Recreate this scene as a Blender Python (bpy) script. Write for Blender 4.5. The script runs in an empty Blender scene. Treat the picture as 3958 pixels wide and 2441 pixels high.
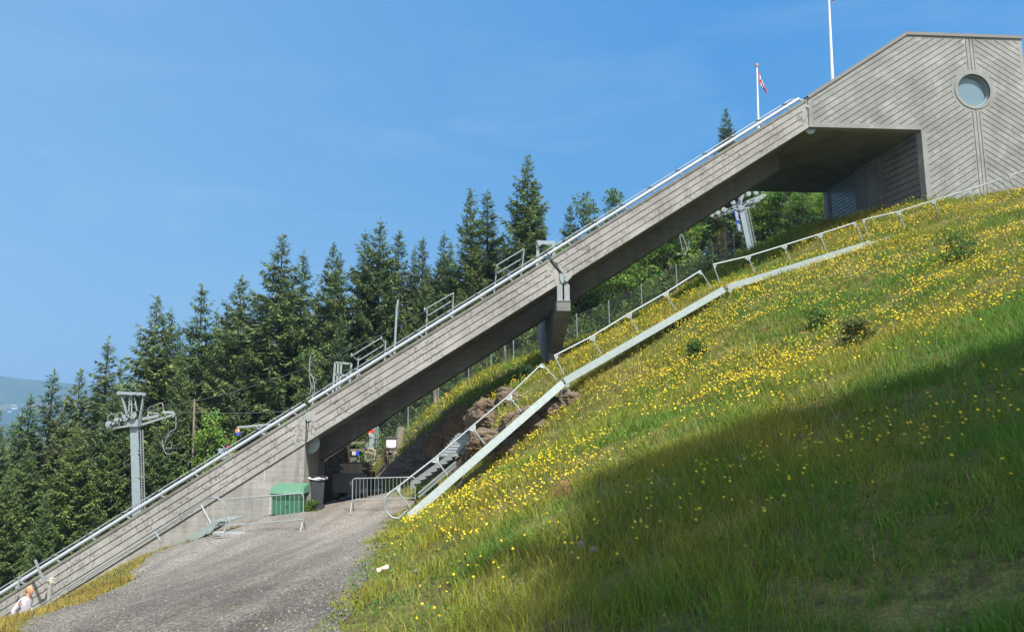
import bpy, bmesh, math, random
import numpy as np
from mathutils import Vector, Matrix
random.seed(7); rng = np.random.default_rng(7)
S = bpy.context.scene
COL = S.collection
R = math.radians

# ------------------------------------------------------------------ camera model (metres, camera at the origin, z up, looks along +y)
F, PITCH = 2800.0, math.atan(0.148)
CP, SP = math.cos(PITCH), math.sin(PITCH)
def ray(u, v):
    a = (u - 1979) / F; b = -(v - 1220.5) / F; d = CP - b * SP
    return a / d, (SP + b * CP) / d
def at(u, v, y):
    X, Z = ray(u, v); return Vector((X * y, y, Z * y))
TH = R(3.6); CT, ST = math.cos(TH), math.sin(TH)
OX, OY = -8.5, 30.0
def B(s, t, z):                      # ramp frame: s up along the ramp in plan, t away from the near face
    return Vector((OX + s * CT - t * ST, OY + s * ST + t * CT, z))
def hit(u, v, t=0.0):                # the (s, z) seen at a pixel on the plane t = const
    X, Z = ray(u, v)
    y = (t - OX * ST + OY * CT) / (CT - X * ST); x = X * y
    return (x - OX) * CT + (y - OY) * ST, Z * y
def H(u, v, t=0.0):
    s, z = hit(u, v, t); return B(s, t, z)

# ------------------------------------------------------------------ tagging
def tag(o, label=None, cat=None, group=None, kind=None):
    if label: o['label'] = label
    if cat: o['category'] = cat
    if group: o['group'] = group
    if kind: o['kind'] = kind
    return o
def thing(name, loc, label, cat, group=None):
    o = bpy.data.objects.new(name, None); COL.objects.link(o); o.location = loc
    o.empty_display_size = 0.3
    return tag(o, label, cat, group)
def root_loc(o):
    while o.parent: o = o.parent
    return Vector(o.location)
def link(me, name, parent=None):
    o = bpy.data.objects.new(name, me); COL.objects.link(o)
    if parent: o.parent = parent
    return o
def copy_tree(o, parent=None):
    c = o.copy(); COL.objects.link(c)
    if parent: c.parent = parent
    for ch in list(o.children): copy_tree(ch, c)
    return c

# ------------------------------------------------------------------ mesh builder
class M:
    def __init__(s): s.v = []; s.f = []
    def add(s, vs, fs):
        n = len(s.v); s.v += [Vector(p) for p in vs]; s.f += [tuple(i + n for i in f) for f in fs]; return s
    def hexa(s, a, b):               # two quads a, b (same winding) joined to a block
        return s.add(list(a) + list(b), [(3,2,1,0),(4,5,6,7),(0,1,5,4),(1,2,6,5),(2,3,7,6),(3,0,4,7)])
    def box(s, c, x, y, z, rz=0.0):
        c = Vector(c); ca, sa = math.cos(rz), math.sin(rz)
        P = lambda i, j, k: c + Vector((ca*i*x/2 - sa*j*y/2, sa*i*x/2 + ca*j*y/2, k*z/2))
        return s.hexa([P(-1,-1,-1),P(1,-1,-1),P(1,1,-1),P(-1,1,-1)], [P(-1,-1,1),P(1,-1,1),P(1,1,1),P(-1,1,1)])
    def bar(s, p, q, w, h=None, up=(0,0,1)):
        p, q = Vector(p), Vector(q); h = h or w; d = (q - p).normalized(); up = Vector(up)
        if abs(d.dot(up)) > .98: up = Vector((1,0,0))
        a = d.cross(up).normalized(); b = a.cross(d).normalized()
        Q = lambda o: [o - a*w/2 - b*h/2, o + a*w/2 - b*h/2, o + a*w/2 + b*h/2, o - a*w/2 + b*h/2]
        return s.hexa(Q(p), Q(q))
    def tube(s, path, r, n=8, cap=True, r2=None):
        path = [Vector(p) for p in path]; k = len(path); base = len(s.v); prev = None
        for i, p in enumerate(path):
            d = (path[min(i+1,k-1)] - path[max(i-1,0)]).normalized()
            if prev is None:
                u = Vector((0,0,1)) if abs(d.z) < .9 else Vector((1,0,0)); a = d.cross(u).normalized()
            else:
                a = (prev - d * prev.dot(d)).normalized()
            prev = a; b = d.cross(a)
            rr = r if r2 is None else r + (r2 - r) * i / max(1, k - 1)
            for j in range(n):
                t = 2*math.pi*j/n; s.v.append(p + (a*math.cos(t) + b*math.sin(t)) * rr)
        for i in range(k-1):
            for j in range(n):
                j2 = (j+1) % n; s.f.append((base+i*n+j, base+i*n+j2, base+(i+1)*n+j2, base+(i+1)*n+j))
        if cap:
            s.f.append(tuple(base+j for j in reversed(range(n)))); s.f.append(tuple(base+(k-1)*n+j for j in range(n)))
        return s
    def prism(s, pts, vec):
        pts = [Vector(p) for p in pts]; vec = Vector(vec); n = len(pts); b = len(s.v)
        s.v += pts + [p + vec for p in pts]
        s.f += [tuple(b+i for i in reversed(range(n))), tuple(b+n+i for i in range(n))]
        s.f += [(b+i, b+(i+1)%n, b+n+(i+1)%n, b+n+i) for i in range(n)]
        return s
    def disc(s, c, ax, r, th, n=24):
        c = Vector(c); ax = Vector(ax).normalized(); return s.tube([c - ax*th/2, c + ax*th/2], r, n)
    def quad(s, *p): return s.add(p, [tuple(range(len(p)))])
    def build(s, name, mat, parent=None, smooth=False, bevel=0.0):
        me = bpy.data.meshes.new(name); o0 = root_loc(parent) if parent else Vector((0,0,0))
        me.from_pydata([p - o0 for p in s.v], [], s.f)
        bm = bmesh.new(); bm.from_mesh(me); bmesh.ops.recalc_face_normals(bm, faces=bm.faces)
        if bevel > 0:
            bmesh.ops.bevel(bm, geom=[e for e in bm.edges if len(e.link_faces) == 2 and e.calc_face_angle(0) > .5], offset=bevel, segments=2, affect='EDGES')
        bm.to_mesh(me); bm.free()
        me.materials.append(mat)
        if smooth:
            me.polygons.foreach_set('use_smooth', [True]*len(me.polygons))
            try: me.set_sharp_from_angle(angle=R(40))
            except Exception: pass
        return link(me, name, parent)
def mesh_np(name, verts, faces_idx, loop_tot, mat, parent=None, color=None, smooth=False):
    me = bpy.data.meshes.new(name); nv = len(verts); nl = len(faces_idx); nf = len(loop_tot)
    me.vertices.add(nv); me.loops.add(nl); me.polygons.add(nf)
    me.vertices.foreach_set('co', np.ascontiguousarray(verts, dtype=np.float32).ravel())
    me.loops.foreach_set('vertex_index', np.ascontiguousarray(faces_idx, dtype=np.int32))
    st = np.concatenate([[0], np.cumsum(loop_tot)[:-1]]).astype(np.int32)
    me.polygons.foreach_set('loop_start', st)
    me.polygons.foreach_set('loop_total', np.ascontiguousarray(loop_tot, dtype=np.int32))
    if smooth: me.polygons.foreach_set('use_smooth', np.ones(nf, dtype=bool))
    if color is not None:
        c = me.color_attributes.new('tint', 'FLOAT_COLOR', 'POINT')
        cc = np.ones((nv, 4), dtype=np.float32); cc[:, :3] = color
        c.data.foreach_set('color', cc.ravel())
    me.materials.append(mat); me.update(calc_edges=True); me.validate()
    return link(me, name, parent)
def cut(o, cutter):                  # boolean difference, baked into the mesh
    md = o.modifiers.new('b', 'BOOLEAN'); md.operation = 'DIFFERENCE'; md.object = cutter; md.solver = 'EXACT'
    dg = bpy.context.evaluated_depsgraph_get(); dg.update()
    me = bpy.data.meshes.new_from_object(o.evaluated_get(dg)); old = o.data
    o.modifiers.clear(); o.data = me; me.name = o.name
    bpy.data.objects.remove(cutter); bpy.data.meshes.remove(old)

# ------------------------------------------------------------------ materials
def srgb(r, g, b):
    f = lambda c: (c/255/12.92) if c/255 <= .04045 else ((c/255+.055)/1.055)**2.4
    return (f(r), f(g), f(b), 1)
class NT:
    def __init__(s, name):
        s.m = bpy.data.materials.new(name); s.m.use_nodes = True; s.t = s.m.node_tree; s.t.nodes.clear()
        s.out = s.n('ShaderNodeOutputMaterial'); s.co = s.n('ShaderNodeTexCoord')
    def n(s, ty, **k):
        x = s.t.nodes.new(ty)
        for a, b in k.items(): setattr(x, a, b)
        return x
    def l(s, a, b): s.t.links.new(a, b)
    def mapping(s, sc=(1,1,1), rot=(0,0,0)):
        m = s.n('ShaderNodeMapping'); m.inputs['Scale'].default_value = sc; m.inputs['Rotation'].default_value = rot
        s.l(s.co.outputs['Object'], m.inputs['Vector']); return m.outputs[0]
    def noise(s, scale, detail=4, rough=.6, vec=None, dist=0.0):
        x = s.n('ShaderNodeTexNoise'); x.inputs['Scale'].default_value = scale; x.inputs['Detail'].default_value = detail
        x.inputs['Roughness'].default_value = rough; x.inputs['Distortion'].default_value = dist
        s.l(vec if vec is not None else s.co.outputs['Object'], x.inputs['Vector']); return x.outputs['Fac']
    def ramp(s, fac, stops):
        x = s.n('ShaderNodeValToRGB'); e = x.color_ramp.elements
        while len(e) < len(stops): e.new(.5)
        for i, (p, c) in enumerate(stops):
            e[i].position = p; e[i].color = c if len(c) == 4 else (*c, 1)
        s.l(fac, x.inputs[0]); return x.outputs[0]
    def mix(s, fac, a, b, mode='MIX'):
        x = s.n('ShaderNodeMix', data_type='RGBA', blend_type=mode)
        for i, val in ((0, fac), (6, a), (7, b)):
            if isinstance(val, (int, float)): x.inputs[i].default_value = val
            elif isinstance(val, tuple): x.inputs[i].default_value = val
            else: s.l(val, x.inputs[i])
        return x.outputs[2]
    def math(s, op, a, b=0.0):
        x = s.n('ShaderNodeMath', operation=op)
        for i, val in ((0, a), (1, b)):
            if isinstance(val, (int, float)): x.inputs[i].default_value = val
            else: s.l(val, x.inputs[i])
        return x.outputs[0]
    def bsdf(s, col, rough=.7, metal=0.0, bump=None, bs=.3, dist=.02, spec=.5):
        p = s.n('ShaderNodeBsdfPrincipled')
        for key, val in (('Base Color', col), ('Roughness', rough), ('Metallic', metal)):
            if isinstance(val, (int, float, tuple)): p.inputs[key].default_value = val
            else: s.l(val, p.inputs[key])
        p.inputs['Specular IOR Level'].default_value = spec
        if bump is not None:
            b = s.n('ShaderNodeBump'); b.inputs['Strength'].default_value = bs; b.inputs['Distance'].default_value = dist
            s.l(bump, b.inputs['Height']); s.l(b.outputs[0], p.inputs['Normal'])
        s.l(p.outputs[0], s.out.inputs[0]); return p
G4 = lambda v: (v, v, v, 1)
def m_concrete(name, lo, hi, cracks, boards=False, streak=.32, blot=False, drip=False):
    k = NT(name)
    big = k.noise(.55, 5, .62)
    col = k.ramp(big, [(.30, lo), (.70, hi)])
    st = k.noise(1.0, 4, .65, k.mapping((2.6, 2.6, .28)))
    col = k.mix(1.0, col, k.ramp(st, [(.30, G4(1-streak)), (.52, G4(1.0)), (.75, G4(1+streak*.3))]), 'MULTIPLY')
    if blot: col = k.mix(k.ramp(k.noise(1.3, 6, .75), [(.52, G4(0)), (.66, G4(.55))]), col, (.40,.40,.385,1))
    if drip: col = k.mix(k.ramp(k.noise(1.0, 3, .6, k.mapping((7, 7, .35))), [(.66, G4(0)), (.72, G4(.7))]), col, (.66,.65,.62,1))
    fine = k.noise(26, 3, .7)
    col = k.mix(1.0, col, k.ramp(fine, [(.25, G4(.80)), (.75, G4(1.14))]), 'MULTIPLY')
    if cracks > 0:
        vo = k.n('ShaderNodeTexVoronoi', feature='DISTANCE_TO_EDGE'); vo.inputs['Scale'].default_value = 1.0
        mp = k.n('ShaderNodeMapping'); mp.inputs['Scale'].default_value = (6.5, 6.5, 2.6)
        nz = k.n('ShaderNodeTexNoise'); nz.inputs['Scale'].default_value = 3.0; nz.inputs['Detail'].default_value = 4
        k.l(k.co.outputs['Object'], nz.inputs['Vector'])
        ad = k.mix(.22, k.co.outputs['Object'], nz.outputs['Color'], 'ADD')
        k.l(ad, mp.inputs['Vector']); k.l(mp.outputs[0], vo.inputs['Vector'])
        line = k.ramp(vo.outputs['Distance'], [(.0, G4(1)), (.11, G4(0))])
        mask = k.math('MULTIPLY', k.ramp(k.noise(1.2, 3, .7), [(.42, G4(0)), (.52, G4(1))]), k.ramp(k.noise(6.5, 2, .5), [(.44, G4(0)), (.50, G4(1))]))
        ck = k.math('MULTIPLY', line, mask)
        col = k.mix(k.math('MULTIPLY', ck, cracks), col, (lo[0]*.22, lo[1]*.22, lo[2]*.23, 1))
    if boards:
        bn = k.noise(1.0, 2, .5, k.mapping((.5, .5, 9)))
        col = k.mix(1.0, col, k.ramp(bn, [(.35, G4(.88)), (.65, G4(1.08))]), 'MULTIPLY')
    k.bsdf(col, .92, bump=k.noise(14, 5, .7), bs=.5, dist=.015, spec=.2); return k.m
def m_simple(name, col, rough=.6, metal=0.0, var=.12, scale=6, spec=.5, bump=0):
    k = NT(name); n = k.noise(scale, 4, .65)
    c = k.mix(1.0, col, k.ramp(n, [(.3, G4(1-var)), (.7, G4(1+var))]), 'MULTIPLY')
    k.bsdf(c, rough, metal, bump=(k.noise(scale*5, 4) if bump else None), bs=bump, dist=.01, spec=spec); return k.m
def m_leaf(name, attr=True, gloss=.6, trans=.35, col=(.06,.1,.03,1), var=.3):
    k = NT(name)
    if attr:
        a = k.n('ShaderNodeAttribute', attribute_name='tint'); c = a.outputs['Color']
    else: c = k.mix(0.0, col, col)
    oi = k.n('ShaderNodeObjectInfo')
    c = k.mix(1.0, c, k.ramp(oi.outputs['Random'], [(0, (1-var, 1-var*.7, 1-var*.4, 1)), (1, (1+var*.8, 1+var*.6, 1, 1))]), 'MULTIPLY')
    d = k.n('ShaderNodeBsdfPrincipled'); k.l(c, d.inputs['Base Color']); d.inputs['Roughness'].default_value = gloss
    d.inputs['Specular IOR Level'].default_value = .3
    t = k.n('ShaderNodeBsdfTranslucent'); k.l(c, t.inputs['Color'])
    mx = k.n('ShaderNodeMixShader'); mx.inputs[0].default_value = trans
    k.l(d.outputs[0], mx.inputs[1]); k.l(t.outputs[0], mx.inputs[2]); k.l(mx.outputs[0], k.out.inputs[0]); return k.m
MAT = {}
MAT['conc'] = m_concrete('ramp_concrete', (.235,.23,.215,1), (.345,.34,.32,1), .7, streak=.14, blot=True)
MAT['conc_cope'] = m_concrete('weathered_coping', (.135,.128,.11,1), (.24,.23,.20,1), .2, streak=.3)
MAT['conc_shade'] = m_concrete('board_marked_shade_concrete', (.13,.132,.13,1), (.21,.212,.208,1), .0, boards=True, streak=.2)  # concrete darkened in colour to stand for shade on undersides, pier and recess walls
MAT['conc_plain'] = m_concrete('abutment_concrete', (.23,.222,.205,1), (.35,.342,.32,1), .25, boards=True, drip=True)
MAT['conc_house'] = m_concrete('house_concrete', (.185,.19,.183,1), (.275,.282,.272,1), .0, streak=.12, blot=True)
MAT['conc_pale'] = m_concrete('footing_concrete', (.42,.34,.26,1), (.56,.47,.37,1), .3)
MAT['galv'] = m_simple('galvanised_steel', (.255,.285,.29,1), .5, .2, .12, 9)
MAT['galv_lt'] = m_simple('pale_steel', (.27,.32,.315,1), .42, .15, .10, 7)
MAT['galv_pipe'] = m_simple('pipe_metal', (.44,.47,.52,1), .33, .25, .06, 4)
MAT['greysteel'] = m_simple('grey_painted_steel', (.24,.30,.33,1), .5, .1, .1, 3)
MAT['white'] = m_simple('white_paint', (.70,.71,.72,1), .4, 0, .05, 3)
MAT['black'] = m_simple('black_rubber', (.018,.018,.02,1), .55, 0, .2, 8)
MAT['darkgrey'] = m_simple('dark_plastic', (.035,.038,.045,1), .5, 0, .15, 6)
MAT['green_bin'] = m_simple('green_plastic', (.028,.13,.066,1), .45, 0, .18, 4)
MAT['green_lid'] = m_simple('faded_green_plastic', (.085,.21,.13,1), .5, 0, .18, 5)
MAT['bag'] = m_simple('white_bag', (.62,.62,.66,1), .35, 0, .15, 12)
MAT['wood'] = m_simple('weathered_wood', (.16,.14,.11,1), .85, 0, .3, 5, .2)
MAT['wood_dark'] = m_simple('brown_stained_wood', (.085,.062,.04,1), .8, 0, .3, 5, .2)
MAT['board'] = m_simple('grey_boards', (.20,.175,.14,1), .85, 0, .25, 4, .2)
MAT['red'] = m_simple('red_paint', (.70,.05,.02,1), .5)
MAT['orange'] = m_simple('orange_plastic', (.80,.20,.02,1), .45)
MAT['blue'] = m_simple('blue_sign_paint', (.012,.05,.28,1), .4, 0, .08)
MAT['blue2'] = m_simple('bright_blue_paint', (.02,.08,.55,1), .4)
MAT['cream'] = m_simple('cream_plastic', (.66,.64,.48,1), .5)
MAT['bark'] = m_simple('spruce_bark', (.11,.085,.065,1), .95, 0, .35, 7, .1, .5)
MAT['deadbark'] = m_simple('grey_dead_wood', (.21,.18,.145,1), .95, 0, .35, 6, .1, .5)
MAT['birchbark'] = m_simple('pale_birch_bark', (.40,.38,.34,1), .9, 0, .45, 6, .1)
MAT['needle'] = m_leaf('spruce_needles', trans=.25, var=.22)
MAT['leaf'] = m_leaf('broad_leaves', trans=.40, var=.22)
MAT['grass'] = m_leaf('grass_blades', trans=.38, var=0.0)
MAT['petal'] = m_leaf('yellow_petals', trans=.25, var=0.0, gloss=.5)
MAT['wire'] = m_simple('wire', (.10,.12,.12,1), .6, .3)
MAT['cable'] = m_simple('steel_rope', (.06,.065,.065,1), .7, .2)
k = NT('window_glass'); k.bsdf((.13,.205,.25,1), .14, 0, spec=.6); MAT['glass'] = k.m
k = NT('glass_blocks'); k.bsdf(k.mix(k.noise(6,3), (.10,.14,.15,1), (.22,.29,.31,1)), .18, 0, bump=k.noise(20), bs=.3); MAT['gblock'] = k.m
k = NT('rock_schist')
lay = k.noise(1.0, 6, .7, k.mapping((1.1, 1.1, 6.5), (R(18), R(-12), 0)), 1.2)
c = k.ramp(lay, [(.28,(.06,.046,.032,1)),(.45,(.125,.096,.066,1)),(.60,(.175,.138,.097,1)),(.78,(.24,.205,.155,1))])
c = k.mix(k.ramp(k.noise(.9,3), [(.5,G4(0)),(.62,G4(.55))]), c, (.17,.12,.07,1))
k.bsdf(c, .9, bump=lay, bs=1.0, dist=.12, spec=.25); MAT['rock'] = k.m
k = NT('hill_soil')
n1 = k.noise(.7, 5, .65); n2 = k.noise(5, 5, .7); n3 = k.noise(34, 3, .7)
c = k.ramp(n1, [(.32,(.075,.10,.022,1)),(.50,(.15,.15,.04,1)),(.68,(.24,.20,.075,1))])
c = k.mix(k.ramp(n2, [(.45,G4(0)),(.62,G4(.75))]), c, (.085,.060,.035,1))
c = k.mix(1.0, c, k.ramp(n3, [(.3,G4(.6)),(.7,G4(1.35))]), 'MULTIPLY')
ge = k.n('ShaderNodeNewGeometry'); sx = k.n('ShaderNodeSeparateXYZ'); k.l(ge.outputs['True Normal'], sx.inputs[0])
steep = k.ramp(sx.outputs['Z'], [(.66, G4(1)), (.78, G4(0))])
lay = k.noise(1.0, 6, .7, k.mapping((1.1, 1.1, 7.0), (R(15), R(-10), 0)), 1.2)
rk = k.ramp(lay, [(.30,(.04,.032,.027,1)),(.5,(.12,.09,.07,1)),(.72,(.25,.205,.17,1))])
c = k.mix(steep, c, rk)
k.bsdf(c, .95, bump=k.math('ADD', n3, lay), bs=.7, dist=.06, spec=.15); MAT['soil'] = k.m
k = NT('gravel')
vo = k.n('ShaderNodeTexVoronoi'); vo.inputs['Scale'].default_value = 32; k.l(k.co.outputs['Object'], vo.inputs['Vector'])
vo2 = k.n('ShaderNodeTexVoronoi'); vo2.inputs['Scale'].default_value = 60; k.l(k.co.outputs['Object'], vo2.inputs['Vector'])
sc_ = k.n('ShaderNodeSeparateColor'); k.l(vo.outputs['Color'], sc_.inputs[0])
sc2 = k.n('ShaderNodeSeparateColor'); k.l(vo2.outputs['Color'], sc2.inputs[0])
c = k.ramp(k.noise(.5, 5, .65), [(.32,(.105,.095,.080,1)),(.5,(.155,.140,.118,1)),(.70,(.21,.19,.158,1))])
sy_ = k.n('ShaderNodeSeparateXYZ'); k.l(k.co.outputs['Object'], sy_.inputs[0]); mr = k.n('ShaderNodeMapRange'); mr.inputs[1].default_value = 11; mr.inputs[2].default_value = 25; k.l(k.math('ADD', sy_.outputs[1], k.math('MULTIPLY', k.noise(.4,3), 6)), mr.inputs[0])
c = k.mix(mr.outputs[0], c, (.255,.232,.20,1))
c = k.mix(1.0, c, k.ramp(sc_.outputs[0], [(0,G4(.62)),(.55,G4(1.0)),(1,G4(1.55))]), 'MULTIPLY')
c = k.mix(1.0, c, k.ramp(sc2.outputs[0], [(0,G4(.72)),(1,G4(1.25))]), 'MULTIPLY')
c = k.mix(1.0, c, k.ramp(k.noise(1.0,3,.5,k.mapping((1.6,.10,1),(0,0,R(14)))), [(.38,G4(.80)),(.62,G4(1.14))]), 'MULTIPLY')
c = k.mix(k.ramp(k.noise(1.3,4,.7), [(.58,G4(0)),(.70,G4(.6))]), c, (.15,.125,.05,1))
k.bsdf(c, .95, bump=k.math('ADD', vo.outputs['Distance'], vo2.outputs['Distance']), bs=.8, dist=.03, spec=.2); MAT['gravel'] = k.m
k = NT('stone'); c = k.mix(k.noise(9,4), (.10,.09,.08,1), (.25,.23,.20,1)); k.bsdf(c, .9, bump=k.noise(20), bs=.5); MAT['stone'] = k.m

# ------------------------------------------------------------------ terrain
def tps(P):
    P = np.array(P, float); n = len(P); xy = P[:, :2]
    d = np.hypot(xy[:,None,0]-xy[None,:,0], xy[:,None,1]-xy[None,:,1])
    K = np.where(d > 0, d*d*np.log(d + 1e-12), 0) + np.eye(n)*2.0
    A = np.zeros((n+3, n+3)); A[:n,:n] = K; A[:n,n] = 1; A[:n,n+1:] = xy; A[n,:n] = 1; A[n+1:,:n] = xy.T
    w = np.linalg.solve(A, np.concatenate([P[:,2], [0,0,0]]))
    def f(x, y):
        x = np.asarray(x, float); y = np.asarray(y, float); out = w[n] + w[n+1]*x + w[n+2]*y
        for i in range(n):
            r2 = (x-xy[i,0])**2 + (y-xy[i,1])**2
            out = out + w[i]*.5*r2*np.log(r2 + 1e-12)
        return out
    return f
far_pts = [(-20,46,-9),(-10,50,-4.5),(0,50,1.5),(10,50,7),(20,50,11.5),(-40,60,-19),(0,72,2),(-30,90,-17),(30,62,16),(42,30,16.5),(32,0,8.5),(32,-30,9),
           (-60,40,-28),(-60,0,-18),(-60,100,-30),(0,110,0),(60,60,26),(60,0,16),(60,110,24),(-30,-30,-6),(0,-40,1),(60,-40,15),(-60,-40,-14)]
hill_pts = far_pts + [(0,0,-1.6),(0,-6,-1.3),(6,0,.35),(6,-6,.6),(12,0,2.5),(20,0,5.2),(20,-8,5.4),(-1.4,6.5,-1.9),(-1.8,9.5,-2.05),(-2.6,14,-2.4),(-3.3,21,-2.95),
    (0,12,-1.15),(.4,18,-.95),(-1.4,22.5,-2.1),(-.6,24,-1.3),(.6,24.3,-.35),(1.9,24.3,.75),(4.5,25,2.35),(7.7,25.8,4.3),(10.5,26.6,5.5),(13.7,27.5,6.7),(20,29,9.0),(25,29,10.6),
    (18.8,31.7,10.0),(23.5,32,10.4),(14,33,8.0),(11.5,40,8.3),(16,42,10.8),(24,42,12.5),(-6.3,38,-2.1),(-5.2,38.5,-.9),(-4.2,39,.35),(-7.2,41,-2.2),(2.2,34.5,2.95),(2.5,40,3.9),(6.7,40,5.6),(-2.4,41,2.3),(-5.4,41,-.1),(-1.0,28,.3),(-2.0,31,.1),(-2.8,35.5,.6),(6,31,4.6),(8,14,1.9),(14,14,4.4),(6,20,1.9),(12,21,4.6)]
grav_pts = far_pts + [(0,0,-1.6),(-1.4,6.5,-1.9),(-1.8,9.5,-2.05),(-2.6,14,-2.4),(-3.3,21,-2.95),(-3.0,8,-2.25),(-5.6,9.5,-2.65),(-6,15,-3.05),(-7,20,-3.35),(-6.4,24,-3.45),(-9.5,24.2,-3.62),
    (-8.2,30,-3.35),(-9.5,29,-3.5),(-4.0,29,-3.25),(-6.4,29,-3.38),(-5,36,-2.75),(-7,42,-2.4),(-12.4,29,-5.0),(-11,24.5,-4.0),(-11.5,27,-4.3),(-15,29.3,-6.0),(-18,29,-7.4),(-22,28.5,-9.4),(-11.6,21.5,-4.15),(-9.6,14.2,-3.65),(-8,11,-3.05),
    (-13.6,20,-6.0),(-13,16,-5.3),(-19,20,-9.0),(-20,8,-7.2),(-9,4,-3.3),(-8,-6,-2.6),(8,0,1),(8,20,2.5)]
fH, fG = tps(hill_pts), tps(grav_pts)
def vnoise(x, y, sc, seed=0):
    x = np.asarray(x)*sc; y = np.asarray(y)*sc; xi = np.floor(x).astype(int); yi = np.floor(y).astype(int); fx = x-xi; fy = y-yi
    h = lambda a, b: np.modf(np.abs(np.sin(a*127.1 + b*311.7 + seed*74.7)*43758.5453))[0]
    fx = fx*fx*(3-2*fx); fy = fy*fy*(3-2*fy)
    return (h(xi,yi)*(1-fx)+h(xi+1,yi)*fx)*(1-fy) + (h(xi,yi+1)*(1-fx)+h(xi+1,yi+1)*fx)*fy
CX = np.array([-8.0,-8.0,-1.5,-1.9,-2.6,-3.3,-3.0,-2.1,-1.25,-1.45,-2.7,-4.6,-6.9,-8.2,-9.5]); CY = np.array([-60,-2.,6.5,9.5,14,21,22.3,23.6,27,30,34,36,38,42,50.])
def edge_x(y): return np.interp(y, CY, CX)
def ground(x, y):
    x = np.asarray(x, float); y = np.asarray(y, float)
    e = edge_x(y); wd = np.interp(y, [0,14,22,24,38,44,60], [3,2.2,1.4,.75,.75,2.5,8])
    t = np.clip((x - e + .25*wd + (vnoise(x,y,.9,5)-.5)*.5)/wd, 0, 1); t = t*t*(3-2*t)
    z = fG(x,y)*(1-t) + fH(x,y)*t
    return z
def rough_amp(x, y):
    e = edge_x(y); return np.clip((x-e)/1.2, 0, 1)
def gz(x, y): return float(ground(np.array([x]), np.array([y]))[0])
def groundb(x, y):
    a = rough_amp(x, y)
    return ground(x,y) + a*((vnoise(x,y,.8,1)-.5)*.22 + (vnoise(x,y,2.3,2)-.5)*.10) + (vnoise(x,y,1.6,3)-.5)*.04
ax_ = np.unique(np.round(np.concatenate([np.linspace(-75,-24,18), np.arange(-24,-12,.8), np.arange(-12,12,.3), np.arange(12,28,.5), np.linspace(28,75,16)]),3))
ay_ = np.unique(np.round(np.concatenate([np.linspace(-48,-2,20), np.arange(-2,30,.3), np.arange(30,46,.4), np.linspace(46,125,32)]),3))
def grid_mesh(name, xs, ys, z, mat, parent=None):
    nx, ny = len(xs), len(ys); X, Y = np.meshgrid(xs, ys)
    V = np.stack([X.ravel(), Y.ravel(), z(X,Y).ravel()], 1)
    i = np.arange(nx-1)[None,:] + np.arange(ny-1)[:,None]*nx
    Fc = np.stack([i, i+1, i+1+nx, i+nx], -1).reshape(-1,4)
    return mesh_np(name, V, Fc.ravel(), np.full(len(Fc),4), mat, parent, smooth=True)
gr = grid_mesh('ground', ax_, ay_, groundb, MAT['soil']); tag(gr, kind='structure')

# gravel path: a sheet between two wandering edges, from behind the camera to the far side of the ramp
yl = [-4, 3, 7, 9.5, 12, 15, 18, 21, 23.5, 26, 28.4, 31, 36, 42, 47]
xl = [-3.6,-4.6,-5.6,-6.3,-7.2,-8.1,-9.2,-10.2,-10.9,-10.6,-10.1,-8.4,-8.8,-10.5,-12]
xr = [-.6,-1.0,-1.45,-1.8,-2.3,-2.75,-3.1,-3.55,-4.0,-4.1,-3.9,-4.3,-6.3,-8.2,-9.6]
gy = np.arange(-4, 46, .12); w = np.linspace(0,1,60)
L_ = np.interp(gy, yl, xl) + (vnoise(gy*0+1,gy,1.1,8)-.5)*.5 + (vnoise(gy*0+1,gy,2.2,9)-.5)*.18
R_ = np.interp(gy, yl, xr) + (vnoise(gy*0+5,gy,.8,10)-.5)*.35 + (vnoise(gy*0+5,gy,2.0,11)-.5)*.12
X = L_[:,None]*(1-w) + R_[:,None]*w; Y = np.repeat(gy[:,None], 60, 1)
Z = groundb(X,Y) + .012 + .02*np.sin(w*np.pi)[None,:] + (vnoise(X,Y,5,12)-.5)*.02
i = np.arange(59)[None,:] + np.arange(len(gy)-1)[:,None]*60
Fc = np.stack([i,i+1,i+61,i+60],-1).reshape(-1,4)
gp = mesh_np('gravel_path', np.stack([X.ravel(),Y.ravel(),Z.ravel()],1), Fc.ravel(), np.full(len(Fc),4), MAT['gravel'], smooth=True); tag(gp, kind='structure')
def in_gravel(x, y, m=0.0):
    return (x > np.interp(y, gy, L_) - m) & (x < np.interp(y, gy, R_) + m) & (y < 46)

# far valley, lake-side fields and hills
k = NT('far_forest')
c = k.ramp(k.noise(.0045, 6, .6), [(.35,(.022,.045,.022,1)),(.6,(.045,.075,.035,1))])
clr = k.ramp(k.noise(.004, 3, .5, k.mapping((1,1,2.5))), [(.60,G4(0)),(.66,G4(.8))])
c = k.mix(clr, c, (.16,.14,.08,1)); k.bsdf(c, 1.0, spec=0.0); MAT['farforest'] = k.m
ang = np.linspace(R(-80), R(80), 220); rad = np.concatenate([np.linspace(70,400,14), np.linspace(450,1700,18), np.linspace(1750,4200,70)])
A_, D_ = np.meshgrid(ang, rad); X = D_*np.sin(A_); Y = D_*np.cos(A_)
side = np.clip((np.sin(A_)+.25)/.6, 0, 1)
base = -34 - 120*np.clip((D_-70)/1200,0,1)**.8
rise = np.clip((D_-1900)/1500, 0, 1); rise = rise*rise*(3-2*rise)
ridge = 318 + 14*np.sin(A_*7+1) + 7*np.sin(A_*17) + 10*(vnoise(A_*60,D_*.002,1,4)-.5)
Zf = base + rise*ridge + 26*(vnoise(X,Y,.003,6)-.5)*np.clip((D_-1700)/500,0,1) + side*np.clip((D_-90)/900,0,1)*130
Zf = np.where(D_ < 130, Zf - 6, Zf)
nn = len(ang); i = np.arange(nn-1)[None,:] + np.arange(len(rad)-1)[:,None]*nn
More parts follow.
